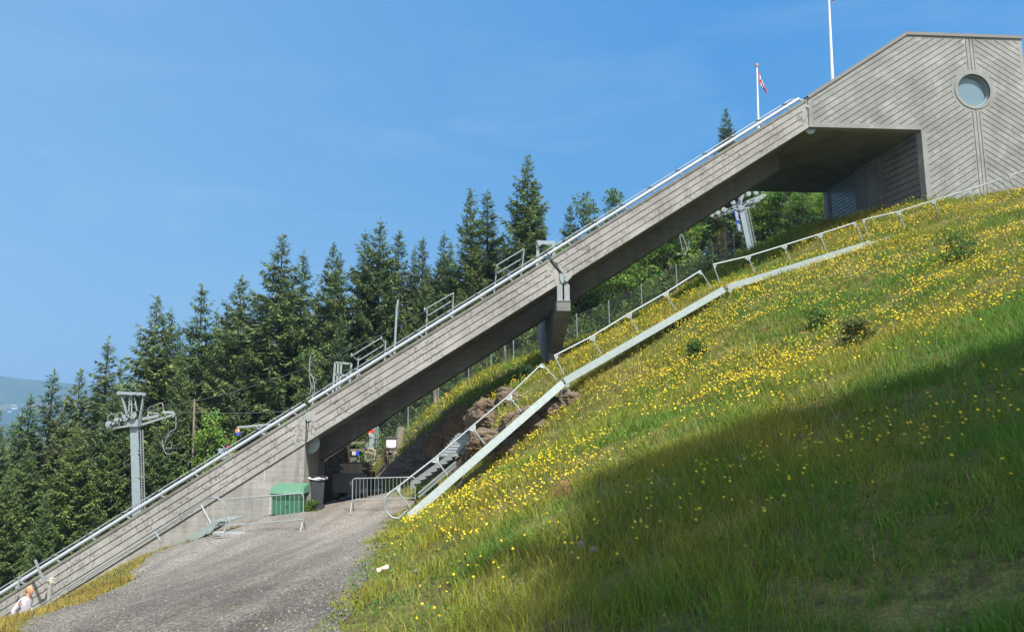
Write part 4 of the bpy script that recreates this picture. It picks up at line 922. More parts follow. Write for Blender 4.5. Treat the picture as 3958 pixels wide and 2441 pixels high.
def rock(name, label, c, sx, sy, sz, seed, mat='rock', par=None, sub=5):
    bm = bmesh.new(); bmesh.ops.create_icosphere(bm, subdivisions=sub, radius=1)
    rs = random.Random(seed); off = Vector((seed*7.3, seed*3.1, seed*1.7))
    for v in bm.verts:
        n = v.co.normalized(); e = lambda t: math.copysign(abs(t)**.7, t)
        q = Vector((e(n.x)*sx, e(n.y)*sy, e(n.z)*sz)); sc = max(sx,sy,sz)
        f = mnoise.fractal(q*(1.1/sc)+off, 1.0, 2.0, 4)*.34 + (mnoise.cell(Vector((q.x*1.6/sc, q.y*1.6/sc, (q.z+.25*q.x)*8/sc))+off)-.5)*.055 + abs(mnoise.noise(q*(3.2/sc)+off))*-.20 + mnoise.noise(q*(9/sc)+off)*.05
        q += Vector((n.x,n.y,n.z*.6))*f*sc
        v.co = q
    me = bpy.data.meshes.new(name); bm.to_mesh(me); bm.free(); me.materials.append(MAT[mat]); ob = link(me, name, par); ob.location = c; ob.rotation_euler = (R(rs.uniform(-8,8)), R(rs.uniform(-25,-5)), R(rs.uniform(0,360)))
    if label: tag(ob, label, 'rock')
    return ob
ROCKS = []
for (u,v,r_,sd,lab) in ((1960,1735,.75,3,'brown layered rock under the lower half of the steepest stair flight, nearest the viewer'),(2055,1655,.85,4,'largest brown rock face exposed beneath the middle of the steepest stair flight'),(2140,1585,.6,15,'brown rock bulge just below the stair footing at the bend'),
        (1890,1610,.95,5,'brown rock slab above the steepest stair flight, beside its handrail'),(1985,1545,.6,16,'small brown rock between the handrail and the top of the steepest flight'),(1880,1700,.6,17,'brown rock lump on the left, half behind the steepest stair flight'),(2215,1545,.45,18,'low brown rock right of the stair footing at the bend')):
    pp = gpx(u, v, 18); ROCKS.append((pp.x, pp.y, r_)); rock('rock_outcrop', lab, (pp.x, pp.y+.25, pp.z-.05), r_*1.25, r_, r_*.72, sd)
rock('rock_outcrop', 'dark shadowed rock cliff under the ramp shade, behind the steep short stair', at(1790,1665,34.6), .95,.9,1.15, 6)
rock('rock_outcrop', 'dark shadowed rock ledge lower left of the shaded cliff, above the shaded stair', at(1705,1715,34.8), .75,.8,.7, 8)
rock('boulder', 'small pale boulder under the stair footing', at(2178,1592,24.5), .24,.25,.2, 9, sub=3)
rock('boulder', 'small grey stone half hidden in the shaded grass in the foreground', gpx(2248,2125), .05,.06,.09, 12, 'stone', sub=3)
for (u,v,y,r_,sd,lab) in ((2300,2160,4.6,.035,13,'small grey rock in the foreground grass by the shadow edge'),(2870,1790,8.5,.06,14,'grey stone in the shaded grass at the middle of the slope'),(1610,2238,7.3,.04,15,'tan stone in the grass right of the drink can')):
    pp = gpx(u,v); rock('boulder', lab, (pp.x,pp.y,gz(pp.x,pp.y)+.02), r_,r_*1.2,r_*.7, sd, 'stone', sub=3)
# ================================================================== trees
def quads_mesh(name, P, Dv, Sv, L, Wd, colr, mat, parent):
    # diamond sprays: base P, direction Dv (unit), side Sv (unit), length L, half width Wd
    n = len(P); V = np.empty((n,4,3)); V[:,0] = P; V[:,1] = P + Dv*(L*.45)[:,None] + Sv*Wd[:,None]; V[:,2] = P + Dv*L[:,None]; V[:,3] = P + Dv*(L*.45)[:,None] - Sv*Wd[:,None]
    C_ = np.repeat(colr, 4, axis=0)
    return mesh_np(name, V.reshape(-1,3), np.arange(n*4), np.full(n,4), mat, parent, C_)
def unit(a): return a/np.maximum(np.linalg.norm(a,axis=1,keepdims=True),1e-9)
def spruce(Ht, Rd, seed, sparse=1.0, lowcut=.06, col=(.120,.168,.058)):
    r = np.random.default_rng(seed); tm = M()
    tm.tube([Vector((0,0,-.6)), Vector((r.normal()*.05,r.normal()*.05,Ht*.4)), Vector((0,0,Ht*.985))], .017*Ht*.75+.03, 8, r2=.012)
    P=[];D=[];Sd=[];L=[];W=[];C_=[]
    z = Ht*lowcut
    while z < Ht*.985:
        h = z/Ht; base = Rd*((1-h)**.78)*(.72+.5*r.random()); nb = int(r.integers(5,9) if h < .85 else r.integers(4,6))
        a0 = r.random()*6.28
        for k_ in range(nb):
            if r.random() > sparse: continue
            a = a0 + 6.283*k_/nb + r.normal()*.22; ln = max(.12, base*(.62+.6*r.random()))
            out = np.array([math.cos(a), math.sin(a), 0]); drop = (-.42 + .95*h + r.normal()*.10)
            zz = z + r.normal()*.12; npt = max(4, int(ln/.062))
            ts = (np.arange(npt)+.6)/npt; ts = ts[ts > (.10 if h > .7 else .22)]
            if len(ts) == 0: ts = np.array([.8])
            cur = drop*ts + .34*ts**2.6 - .10*np.sin(ts*3.1)
            pts = out[None]*(ts*ln)[:,None]; pts[:,2] = zz + cur*ln*.75
            if ln > .8: tm.tube([Vector((0,0,zz)), Vector(pts[len(ts)//2]), Vector(pts[-1])], .018, 4, cap=False, r2=.006)
            side = np.array([-out[1], out[0], 0])
            shade = .72 + .55*r.random()
            for sg in (-1, 1, 0):
                n = len(ts); wl = (.17+.34*np.sin(np.clip(ts,0,1)*2.6)*min(1,ln/1.3))*(.7+.6*r.random(n))
                if sg == 0: d_ = np.tile(out,(n,1))*.35 + np.array([0,0,-1.0]) + r.normal(size=(n,3))*.28; wl = wl*.85
                else: d_ = side[None]*sg*(.9) + out[None]*(.75) + np.array([0,0,-.30])[None] + r.normal(size=(n,3))*.25
                d_ = unit(d_); up = np.array([0,0,1.0])[None] + r.normal(size=(n,3))*.45; s_ = unit(np.cross(d_, up))
                P.append(pts + r.normal(size=(n,3))*.035); D.append(d_); Sd.append(s_); L.append(wl); W.append(wl*(.10+.075*r.random(n)))
                cv = np.array(col)[None]*(shade*(.75+.5*r.random((n,1)))) ; cv = cv*np.array([1.0+.25*r.normal()*.3,1,1])[None]
                if r.random() < .25: cv = cv + np.array([.022,.030,.006])[None]*ts[:,None]
                C_.append(cv)
            P.append(pts[-1:]); dd = unit((out + np.array([0,0,.25]))[None]); D.append(dd); Sd.append(unit(np.cross(dd, np.array([[0,0,1.]])+r.normal(size=(1,3))*.3))); L.append(np.array([.3])); W.append(np.array([.05])); C_.append(np.array(col)[None]*1.25)
        z += (.25 + .16*r.random())*(1.15 - .45*h)
    n = 16; hs = np.linspace(.955,1.0,n)*Ht
    P.append(np.stack([0*hs,0*hs,hs],1)); dd = unit(r.normal(size=(n,3))*.5+np.array([0,0,1.0])); D.append(dd); Sd.append(unit(np.cross(dd, r.normal(size=(n,3))))); L.append(np.full(n,.24)); W.append(np.full(n,.04)); C_.append(np.tile(np.array(col)*1.2,(n,1)))
    root = bpy.data.objects.new('spruce_tree', None); COL.objects.link(root)
    tm.build('trunk', MAT['bark'], root)
    quads_mesh('crown', np.concatenate(P), np.concatenate(D), np.concatenate(Sd), np.concatenate(L), np.concatenate(W), np.concatenate(C_), MAT['needle'], root)
    root['h'] = Ht; return root
def leaf_cloud(r, centers, rads, per, size, col, flat=.7):
    P=[];Nn=[]
    for c_, q in zip(centers, rads):
        n = int(per*q*q*1.2)+6; d_ = unit(r.normal(size=(n,3))); rad = q*(.45+.55*r.random(n)**.5)
        p_ = c_ + d_*rad[:,None]*np.array([1,1,flat]); P.append(p_); Nn.append(unit(d_*.5 + r.normal(size=(n,3))*.8 + np.array([0,0,.5])))
    P = np.concatenate(P); Nn = np.concatenate(Nn); n = len(P)
    d_ = unit(np.cross(Nn, r.normal(size=(n,3)))); s_ = np.cross(Nn, d_); L = size*(.7+.7*r.random(n))
    cc = np.array(col)[None]*(.65+.7*r.random((n,1)))*(1+np.array([[.25,0,0]])*r.normal(size=(n,1)))
    return P, d_, s_, L, L*.36, np.clip(cc,.004,1)
def broadleaf(Ht, Rd, seed, col=(.085,.15,.03), bark='birchbark', per=150, name='birch_tree', z0=.22, size=.17):
    r = np.random.default_rng(seed); tm = M(); root = bpy.data.objects.new(name, None); COL.objects.link(root)
    top = Vector((r.normal()*.3, r.normal()*.3, Ht*.95)); mid = Vector((r.normal()*.2, r.normal()*.2, Ht*.5))
    tm.tube([Vector((0,0,-.5)), mid, top], .012*Ht+.03, 8, r2=.02)
    cs=[]; rs=[]
    for i in range(int(40+Rd*14)):
        h = z0 + (1-z0)*r.random()**.85; a = r.random()*6.283
        prof = Rd*(math.sin(min(1,(1-h)*1.25+.06)*1.75)**.8)*(.35+.7*r.random())
        st = mid*(h/.5) if h < .5 else mid + (top-mid)*((h-.5)/.45); c_ = Vector((st.x + math.cos(a)*prof, st.y + math.sin(a)*prof, Ht*h))
        b0 = st*1.0; b0.z = max(.3, Ht*h - prof*.7)
        tm.tube([Vector((st.x,st.y,b0.z)), (Vector((st.x,st.y,b0.z))+c_)/2 + Vector((0,0,.05)), c_], .03, 5, cap=False, r2=.008)
        cs.append(np.array(c_)); rs.append((.32+.42*r.random())*min(1,Rd/1.6))
    tm.build('trunk', MAT[bark], root); P,d_,s_,L,W,C_ = leaf_cloud(r, cs, rs, per, size, col)
    quads_mesh('crown', P, d_, s_, L, W, C_, MAT['leaf'], root); root['h'] = Ht; return root
protoS = [spruce(18, 3.3, 1), spruce(18, 2.5, 2, .95), spruce(18, 3.7, 3), spruce(18, 2.1, 4, .88, .05, (.120,.160,.064)), spruce(18, 3.0, 5, .97, .05, (.100,.152,.058)), spruce(18, 2.8, 6, .9, .1, (.132,.165,.060))]
protoL = spruce(16, 3.7, 11, 1, .02, (.105,.155,.046))
protoB = [broadleaf(12, 2.0, 21, (.11,.18,.04)), broadleaf(12, 1.7, 22, (.11,.165,.055)), broadleaf(10, 2.6, 23, (.17,.285,.05), 'bark', 150, 'broadleaf_tree', .15), broadleaf(7, 2.0, 24, (.15,.25,.05), 'bark', 170, 'broadleaf_tree', .08)]
used = set()
def place(proto, x, y, ztop, label, cat, group=None, wide=1.0, name=None, zbase=None):
    g = gz(x, y) if zbase is None else zbase
    Ht = ztop - g; key = proto.name
    if key in used: o = copy_tree(proto)
    else: o = proto; used.add(key)
    s_ = Ht/proto['h']; w_ = s_*wide
    o.location = (x, y, g); o.scale = (w_, w_, s_); o.rotation_euler = (0,0,random.uniform(0,6.28))
    tag(o, label, cat, group); return o
def place_px(proto, u, v, y, label, cat='spruce', group=None, wide=1.0):
    p = at(u, v, y); return place(proto, p.x, y, p.z, label, cat, group, wide)
S1,S2,S3,S4,S5,S6 = protoS
sky = [(121,1525,50,S2,1.1,'low spruce near the left edge, below and left of the far ridge end'),(210,1428,52,S4,1.4,'thin spruce with gappy crown standing against the far blue ridge'),
 (312,1428,53,S1,1.0,'bushy spruce just right of the gappy spruce near the far ridge'),(421,1306,52,S4,1.35,'slender spruce with a ragged top left of the lift tower frame'),(470,1395,60,S4,.9,'small thin far spruce top directly above the lift tower frame, left side'),
 (610,1148,53,S1,1.05,'tall pointed spruce above and right of the left lift tower'),(658,1196,55,S2,1.05,'spruce top leaning against the right flank of the tall pointed one above the lift tower'),(692,1255,57,S5,.9,'low spruce top in the dip right of the lift tower'),
 (783,1100,53,S5,1.0,'narrow tall spruce alone between two dips of the skyline, left part'),(936,1065,52,S3,.95,'broad spruce with a blunt double top on the left half of the skyline'),
 (1010,1180,58,S2,.9,'low spruce between the blunt topped spruce and the tallest left spruce'),(1093,909,51,S1,1.08,'tallest spruce of the left half of the skyline, sharp cone'),(1172,975,54,S2,1.1,'slim spruce at the right shoulder of the tallest left spruce'),
 (1290,943,51,S1,.95,'cone shaped spruce standing apart above the steel gate frame'),(1314,983,54,S4,1.2,'thin second tip beside the cone shaped spruce above the gate frame'),
 (1412,890,54,S2,1.05,'narrow spruce left of the highest clump in the middle of the skyline'),(1470,845,52,S3,.85,'highest spruce of the middle clump with a thick rounded top'),(1543,891,55,S6,1.05,'spruce on the right side of the middle clump, above the thin pole'),
 (1603,949,58,S4,.9,'faint small spruce tip in the gap right of the middle clump'),(1635,914,55,S6,.9,'spruce above the middle railing with an open crown'),(1717,896,54,S4,1.2,'pale thin spruce above the right end of the middle railing'),
 (1744,930,57,S2,.8,'low spruce tip leaning toward the pair of tall narrow spruces'),(1820,726,52,S2,1.0,'left one of the pair of tall narrow spruces in the middle'),(1885,732,54,S4,1.35,'right one of the pair of tall narrow spruces in the middle'),
 (1942,898,56,S6,.8,'thin spruce tip between the narrow pair and the big dark spruce'),(2040,600,50,S1,1.0,'big dark spruce standing alone against the sky above the portal frame'),(2204,790,58,S5,.95,'small spruce between the big dark spruce and the birches'),
 (2805,421,57,S1,.85,'lone spruce top poking over the handrail left of the short flagpole')]
for u,v,y,pr,wd,lab in sky: place_px(pr, u, v, y, lab, 'spruce', 'spruces along the skyline', wd*1.12)
for u,v,y,pr,wd,lab in [(2272,752,58,protoB[1],1.0,'pale birch with hanging twigs above the handrail'),(2394,746,60,protoB[0],.9,'sparse birch top showing over the handrail right of the pale birch'),(2470,800,62,protoB[1],.9,'low birch top just over the handrail, rightmost of the birches')]: place_px(pr, u, v, y, lab, 'birch', 'birches above the ramp', wd)
place_px(S4, -6, 1560, 47, 'spruce cut by the left edge of the frame', 'spruce', 'spruces along the skyline', 1.2)
# lower and nearer spruces behind the lower ramp
for u,v,y,wd,lab in [(300,1640,43,1.0,'bright green spruce left of the lift tower mast, nearest the ramp'),(110,1730,45,1.1,'mid green bushy spruce low at the left edge'),(40,1800,40,.9,'low spruce at the far left just above the handrail'),(430,1690,46,.9,'spruce directly left of the lift tower mast'),
                     (640,1640,47,.9,'spruce behind the hanging lift chair'),(180,1900,37.5,.75,'small bright spruce right behind the lowest handrail'),(850,1640,47,.8,'spruce behind the grey arm with the orange marker'),(720,1500,48,.8,'mid height spruce right of the hanging lift chair')]:
    place_px(protoL, u, v, y, lab, 'spruce', 'lower spruces behind the ramp', wd)
# forest filling behind: tops under the skyline
su = sorted([(a[0],a[1]) for a in sky]); sx_ = np.array([a for a,b in su]); sv_ = np.array([b for a,b in su])
lowline = lambda u: max(np.interp(u, sx_, sv_), np.interp(u-70, sx_, sv_), np.interp(u+70, sx_, sv_))
fr_ = random.Random(5)
FILL = 'spruce crowded in the forest mass behind the ramp, its tip below the skyline'
n = 0
for i in range(84):
    u = -150 + 2300*((i+.5+fr_.uniform(-.4,.4))/84); y = fr_.uniform(46, 74)
    v = lowline(u) + fr_.uniform(60, 400)
    if v > 1560 - (u-400)*.32 + 350: v = 1560 - (u-400)*.32 + 200
    place_px([S1,S2,S3,S5,S6][i%5], u, v, y, FILL, 'spruce', 'spruces filling the forest', 1.0)
# mixed wood seen under the ramp on the right
BL = 'leafy green tree in the mixed wood beyond the fence under the ramp'
for i in range(46):
    u = 1500 + 1750*((i+.5+fr_.uniform(-.4,.4))/46); y = fr_.uniform(45, 62)
    line = 1500 - (u-1640)*.62
    v = line + fr_.uniform(-185, -20)
    if u > 2650: v = max(v, 660+fr_.uniform(0,90))
    pr = protoB[[0,1,2,3,2][i%5]]
    if 2620 < u < 3020: y += 9
    place_px(pr, u, v, y, BL, 'tree', 'mixed wood under the ramp', 1.35)
line_ = lambda u: 1500-(u-1640)*.62
for i in range(14):
    u = 1560 + 1500*((i+.5+fr_.uniform(-.4,.4))/14); y = fr_.uniform(50, 66); v = 1400 - (u-1640)*.62 + fr_.uniform(-200, 40)
    place_px([S5,S1,S6][i%3], u, max(v, line_(u)-150, 0 if u < 2650 else 760), y, 'dark spruce standing among the leafy trees under the ramp', 'spruce', 'dark spruces in the mixed wood', 1.0)
place_px(protoB[2], 3050, 690, 55, 'bright green broad leafy tree filling the opening under the start house', 'tree', None, 1.6)
place_px(protoB[2], 2940, 720, 57, 'bright leafy tree behind the right lift tower ladder', 'tree', None, 1.3)
place_px(protoB[3], 3150, 740, 54, 'darker leafy tree touching the glass block wall in the opening', 'tree', None, 1.2)
place_px(protoB[2], 820, 1600, 47, 'bright leafy tree among the spruces behind the lower handrail', 'tree', None, .9)
place_px(protoB[1], 1225, 1330, 48, 'bright leafy tree behind the lift chair and gate frame', 'tree', None, 1.0)
place_px(protoB[3], 1420, 1590, 47, 'leafy young tree behind the short pylon', 'tree', None, 1.2)
place_px(S5, 1530, 1540, 46, 'dark bushy spruce behind the white notice board', 'spruce', None, 1.5)
# dead trunks
def deadtree(u, vt, vb, y, label, r0=.14, twig=14, seed=1, tl=.9):
    p = at(u, vt, y); b = at(u, vb, y); g = min(gz(b.x,y), b.z); o = thing('dead_tree', (b.x,y,g), label, 'dead tree'); m = M(); top = Vector((p.x,y,p.z)); bot = Vector((b.x,y,g-.3))
    m.tube([bot, bot+(top-bot)*.5+Vector((.04,0,0)), top], r0, 8, r2=r0*.55)
    rs = random.Random(seed)
    for i in range(twig):
        q = bot+(top-bot)*rs.uniform(.12,.98); a = rs.uniform(0,6.28); l = rs.uniform(.3,1)*tl; e = q+Vector((math.cos(a)*l, math.sin(a)*l, -l*rs.uniform(.0,.6)))
        m.tube([q, (q+e)/2+Vector((0,0,.1*l)), e], .018, 4, cap=False, r2=.005)
        for k_ in range(3): s_ = q+(e-q)*rs.uniform(.4,.9); m.tube([s_, s_+Vector((rs.uniform(-.2,.2),rs.uniform(-.2,.2),-rs.uniform(.1,.35)))], .008, 3, cap=False, r2=.003)
    m.build('bare_trunk', MAT['deadbark'], o)
deadtree(2805, 880, 1130, 43, 'grey half dead spruce trunk with bare drooping twigs left of the blue sign', .13, 60, 3, 1.1)
deadtree(1680, 1490, 1605, 41, 'bare grey trunk at the fence corner above the grassy bank', .16, 12, 4, .8)
deadtree(752, 1540, 1815, 47, 'pale bare trunk standing among the spruces right of the lift chair', .10, 26, 5, .8)
deadtree(1950, 1330, 1440, 43.5, 'thin grey trunk behind the fence left of the pier', .11, 8, 6, .7)
deadtree(2500, 960, 1250, 46, 'slim pale trunk in the mixed wood under the ramp', .07, 10, 7, .8)

# ------------------------------------------------------------------ undergrowth, shrubs, weeds
r = np.random.default_rng(33); cs=[]; rs=[]
for i in range(210):
    u = 1380 + 1850*r.random(); y = 42.6 + 5*r.random()
    if 2790 < u < 2990: continue
    X, Z = ray(u, 1000); x = X*y; cs.append(np.array([x, y, gz(x,y)+.35+.9*r.random()])); rs.append(.45+.5*r.random())
for i in range(160):
    x = -46 + 44*r.random(); y = 41.5 + 9*r.random(); cs.append(np.array([x, y, gz(x,y)+.3+.5*r.random()])); rs.append(.6+.5*r.random())
P,d_,s_,L,W,C_ = leaf_cloud(r, cs, rs, 130, .15, (.075,.125,.026), .8)
ug = quads_mesh('undergrowth', P, d_, s_, L, W, C_, MAT['leaf'], None); tag(ug, 'green leafy undergrowth along the forest edge behind the ramp', 'undergrowth', kind='stuff')
def shrub(u, v, y, rad, label, col=(.095,.165,.034), seed=1, per=1300, size=.06, ht=.95):
    p = gpx(u, v, 6) if v < 1500 and u > 2600 else at(u, v, y); y = p.y; g = gz(p.x, y); r = np.random.default_rng(seed)
    o = thing('shrub', (p.x,y,g), label, 'shrub', 'small shrubs on the slope'); m = M(); cs=[]; rs=[]
    for i in range(9):
        a = r.random()*6.28; q = rad*.75*r.random(); e = Vector((p.x+math.cos(a)*q, y+math.sin(a)*q*.7, g+ht*rad*(.45+.95*r.random()))); m.tube([Vector((p.x,y,g-.05)), (Vector((p.x,y,g))+e)/2, e], .01, 4, cap=False, r2=.004); cs.append(np.array(e)); rs.append(rad*(.3+.35*r.random())); cs.append(np.array((e.x*1.3-p.x*.3,e.y*1.3-y*.3,g+.12*rad))); rs.append(rad*.38)
    m.build('stems', MAT['bark'], o); P,d_,s_,L,W,C_ = leaf_cloud(r, cs, rs, per/(rad*rad)/4, size, col); P = P - np.array(tuple(o.location)); quads_mesh('leaves', P, d_, s_, L, W, C_, MAT['leaf'], o)
shrub(2700,1385,18.5,.34,'small dark green shrub on the slope left of the middle', seed=2)
shrub(3160,1265,15.5,.34,'leafy shrub on the upper slope below the stair railing', seed=3)
shrub(3310,1330,14.0,.34,'brownish shrub on the slope, right of the leafy one', (.13,.15,.045), 4)
shrub(3720,1010,18.5,.55,'widest green shrub high on the slope below the start house wall', seed=5)
shrub(1195,1925,28.6,.30,'green weed bush squeezed between the grit bin and the dark wheeled bin', (.085,.15,.03), 6)
shrub(1640,1720,30.5,.5,'green bush on the bank edge above the shadowed rock', (.095,.16,.03), 7, 2500, .07)
shrub(2040,1560,32,.45,'small conifer-like green bush on the lit bank left of the pier shadow', (.06,.12,.03), 8, 2500, .06)

# ------------------------------------------------------------------ grass and flowers
def frustum_pts(r, y0, y1, dens, ulo=-250, uhi=4250):
    a0, a1 = (ulo-1979)/F, (uhi-1979)/F; area = (a1-a0)*(y1*y1-y0*y0)/2; n = int(area*dens)
    y = np.sqrt(y0*y0 + (y1*y1-y0*y0)*r.random(n)); x = (a0+(a1-a0)*r.random(n))*y*1.0; return x, y
def keepmask(x, y):
    s = (x-OX)*CT + (y-OY)*ST; t = -(x-OX)*ST + (y-OY)*CT
    bad = in_gravel(x, y, -.05-.45*vnoise(x,y,1.7,22)) & ~((vnoise(x,y,.8,20)*.6+vnoise(x,y,3.1,21)*.4 > .66) & (np.random.default_rng(3).random(len(x)) < .30))
    bad |= (s < .3) & (t > -.25) & (t < 9.4)                                   # under the abutment
    bad |= (s > 27.2) & (t > -.05) & (t < 9.4)
    for rx_, ry_, rr_ in ROCKS: bad |= ((x-rx_)**2 + (y-ry_)**2) < (rr_*.75)**2
    return ~bad
def slope_ok(x, y):
    e = .25; dx = (ground(x+e,y)-ground(x-e,y))/(2*e); dy = (ground(x,y+e)-ground(x,y-e))/(2*e); return (dx*dx+dy*dy) < 1.15**2
def dryness(x, y):
    d_ = vnoise(x,y,.35,31)*.5 + vnoise(x,y,1.3,32)*.3 + vnoise(x,y,4,33)*.2
    return d_
def grass_batch(r, x, y, hgt, wid):
    k_ = keepmask(x,y); x, y, hgt, wid = x[k_], y[k_], hgt[k_], wid[k_]; k_ = slope_ok(x,y); x, y, hgt, wid = x[k_], y[k_], hgt[k_], wid[k_]
    n = len(x); dry = dryness(x,y)
    bare = (vnoise(x,y,1.0,41)*.6+vnoise(x,y,3.0,42)*.4) > .60; k_ = ~(bare & (r.random(n) < .75)); x,y,hgt,wid,dry = x[k_],y[k_],hgt[k_],wid[k_],dry[k_]; n = len(x)
    hgt = hgt*(.55+.9*r.random(n))*(.6+.9*vnoise(x,y,.8,43))
    lane = np.clip((np.interp(y,gy,R_)+1.1-x)/1.1,0,1)*(x > np.interp(y,gy,L_)); hgt = hgt*(1-.55*lane); hgt = np.where(in_gravel(x,y,-.3), hgt*.4, hgt); lf_g = x < np.interp(y,gy,L_)+.3; hgt = np.where(lf_g & (y < 40), hgt*.55, hgt)
    z = groundb(x,y) - .02
    a = r.random(n)*6.283; lean = .25+.55*r.random(n); dx = np.cos(a)*lean*hgt - .12*hgt; dy = np.sin(a)*lean*hgt
    fa = r.random(n)*3.1416; wx, wy = np.cos(fa)*wid, np.sin(fa)*wid
    V = np.empty((n,5,3)); b = np.stack([x,y,z],1)
    V[:,0] = b - np.stack([wx,wy,0*wx],1); V[:,1] = b + np.stack([wx,wy,0*wx],1)
    mid = b + np.stack([dx*.35,dy*.35,hgt*.58],1); V[:,2] = mid + .7*np.stack([wx,wy,0*wx],1); V[:,3] = mid - .7*np.stack([wx,wy,0*wx],1); V[:,4] = b + np.stack([dx,dy,hgt*.92],1)
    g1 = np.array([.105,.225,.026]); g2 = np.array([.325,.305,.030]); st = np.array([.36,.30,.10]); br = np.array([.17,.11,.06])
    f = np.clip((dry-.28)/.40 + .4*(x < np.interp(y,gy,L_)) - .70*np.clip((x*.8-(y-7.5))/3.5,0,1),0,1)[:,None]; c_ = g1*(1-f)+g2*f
    c_ = np.where((x < np.interp(y,gy,L_))[:,None], c_*np.array([1.0,.80,.95])+np.array([.02,.012,.022]), c_); rr = r.random((n,1)); c_ = np.where(rr < .02+.15*f, st*(.7+.5*r.random((n,1))), c_); c_ = np.where(rr > .965-.03*f, br, c_); c_ = c_*(.7+.6*r.random((n,1)))
    return V, c_
def build_grass(name, batches, label):
    V = np.concatenate([b[0] for b in batches]); C_ = np.concatenate([b[1] for b in batches]); n = len(V)
    base = np.arange(n)[:,None]*5; idx = (base + np.array([0,1,2,3, 3,2,4])[None]).ravel(); tot = np.tile(np.array([4,3]), n)
    o = mesh_np(name, V.reshape(-1,3), idx, tot, MAT['grass'], None, np.repeat(C_,5,axis=0)); tag(o, label, 'grass', kind='stuff'); return o
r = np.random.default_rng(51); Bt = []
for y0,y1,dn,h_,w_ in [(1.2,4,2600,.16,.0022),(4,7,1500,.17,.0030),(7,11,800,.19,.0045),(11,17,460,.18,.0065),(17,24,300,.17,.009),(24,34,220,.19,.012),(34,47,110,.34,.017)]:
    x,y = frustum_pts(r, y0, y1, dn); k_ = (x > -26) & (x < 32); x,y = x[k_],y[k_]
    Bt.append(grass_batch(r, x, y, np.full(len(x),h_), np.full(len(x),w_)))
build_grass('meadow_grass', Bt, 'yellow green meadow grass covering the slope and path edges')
# low broad leaves and rosettes between the blades
P=[];D=[];Sd=[];L=[];C_=[]
for y0,y1,dn,sz in [(1.3,4,420,.020),(4,8,260,.032),(8,14,150,.045),(14,30,70,.065)]:
    x,y = frustum_pts(r,y0,y1,dn); k_ = keepmask(x,y) & (x > edge_x(y)-.2) & (x < 30) & (vnoise(x,y,1.5,71)*.6+vnoise(x,y,5,72)*.4 > .46); x,y = x[k_],y[k_]; n = len(x)
    a = r.random(n)*6.283; d_ = unit(np.stack([np.cos(a)-.2,np.sin(a),.35+.6*r.random(n)],1)); P.append(np.stack([x,y,groundb(x,y)+.02+.06*r.random(n)],1)); D.append(d_); Sd.append(unit(np.cross(d_, np.array([0,0,1.])+r.normal(size=(n,3))*.25))); L.append(sz*(.6+.9*r.random(n)))
    C_.append(np.array([.13,.20,.035])[None]*(.55+.8*r.random((n,1)))*(1+np.array([[.35,.1,0]])*r.normal(size=(n,1))))
P,D,Sd,L,C_ = map(np.concatenate,(P,D,Sd,L,C_)); gcv = quads_mesh('ground_cover', P, D, Sd, L, L*.28, np.clip(C_,.01,1), MAT['grass'], None); tag(gcv, 'low leafy weeds and rosettes between the grass blades on the slope', 'weeds', kind='stuff')
# tall stems (seed heads) as part of the meadow
x,y = frustum_pts(r, 1.6, 12, 26); k_ = x > np.interp(y,gy,R_)+.4; x,y = x[k_],y[k_]
build_grass('tall_grass_stems', [grass_batch(r, x, y, np.full(len(x),.42), np.full(len(x),.0016))], 'thin taller grass stems scattered in the meadow')
# orange dry weeds by the wall
P=[]; 
def weeds(r, u0, u1, v, y, n, h_):
    x0,x1 = at(u0,v,y).x, at(u1,v,y).x; x = x0+(x1-x0)*r.random(n); yy_ = y + r.normal(size=n)*.18; return x, yy_, h_
wx_,wy_,wh_ = [],[],[]
for a in ((925,1005,2000,27.6,700,.42),(700,800,2110,27.8,500,.35),(420,760,2150,24.6,2600,.34),(100,460,2330,17.5,2600,.32)):
    x,y,h_ = weeds(r,*a[:5],a[5]); wx_.append(x); wy_.append(y); wh_.append(np.full(len(x),h_))
x,y,h_ = map(np.concatenate,(wx_,wy_,wh_)); V,C_ = grass_batch(r,x,y,h_,np.full(len(x),.006)); C_[:] = np.array([.30,.20,.05])[None]*(.55+.8*r.random((len(C_),1)))
mixg = r.random(len(C_)) < .35; C_[mixg] = np.array([.10,.14,.03]); build_grass('dry_weeds', [(V,C_)], 'orange brown dry weeds along the foot of the ramp wall')
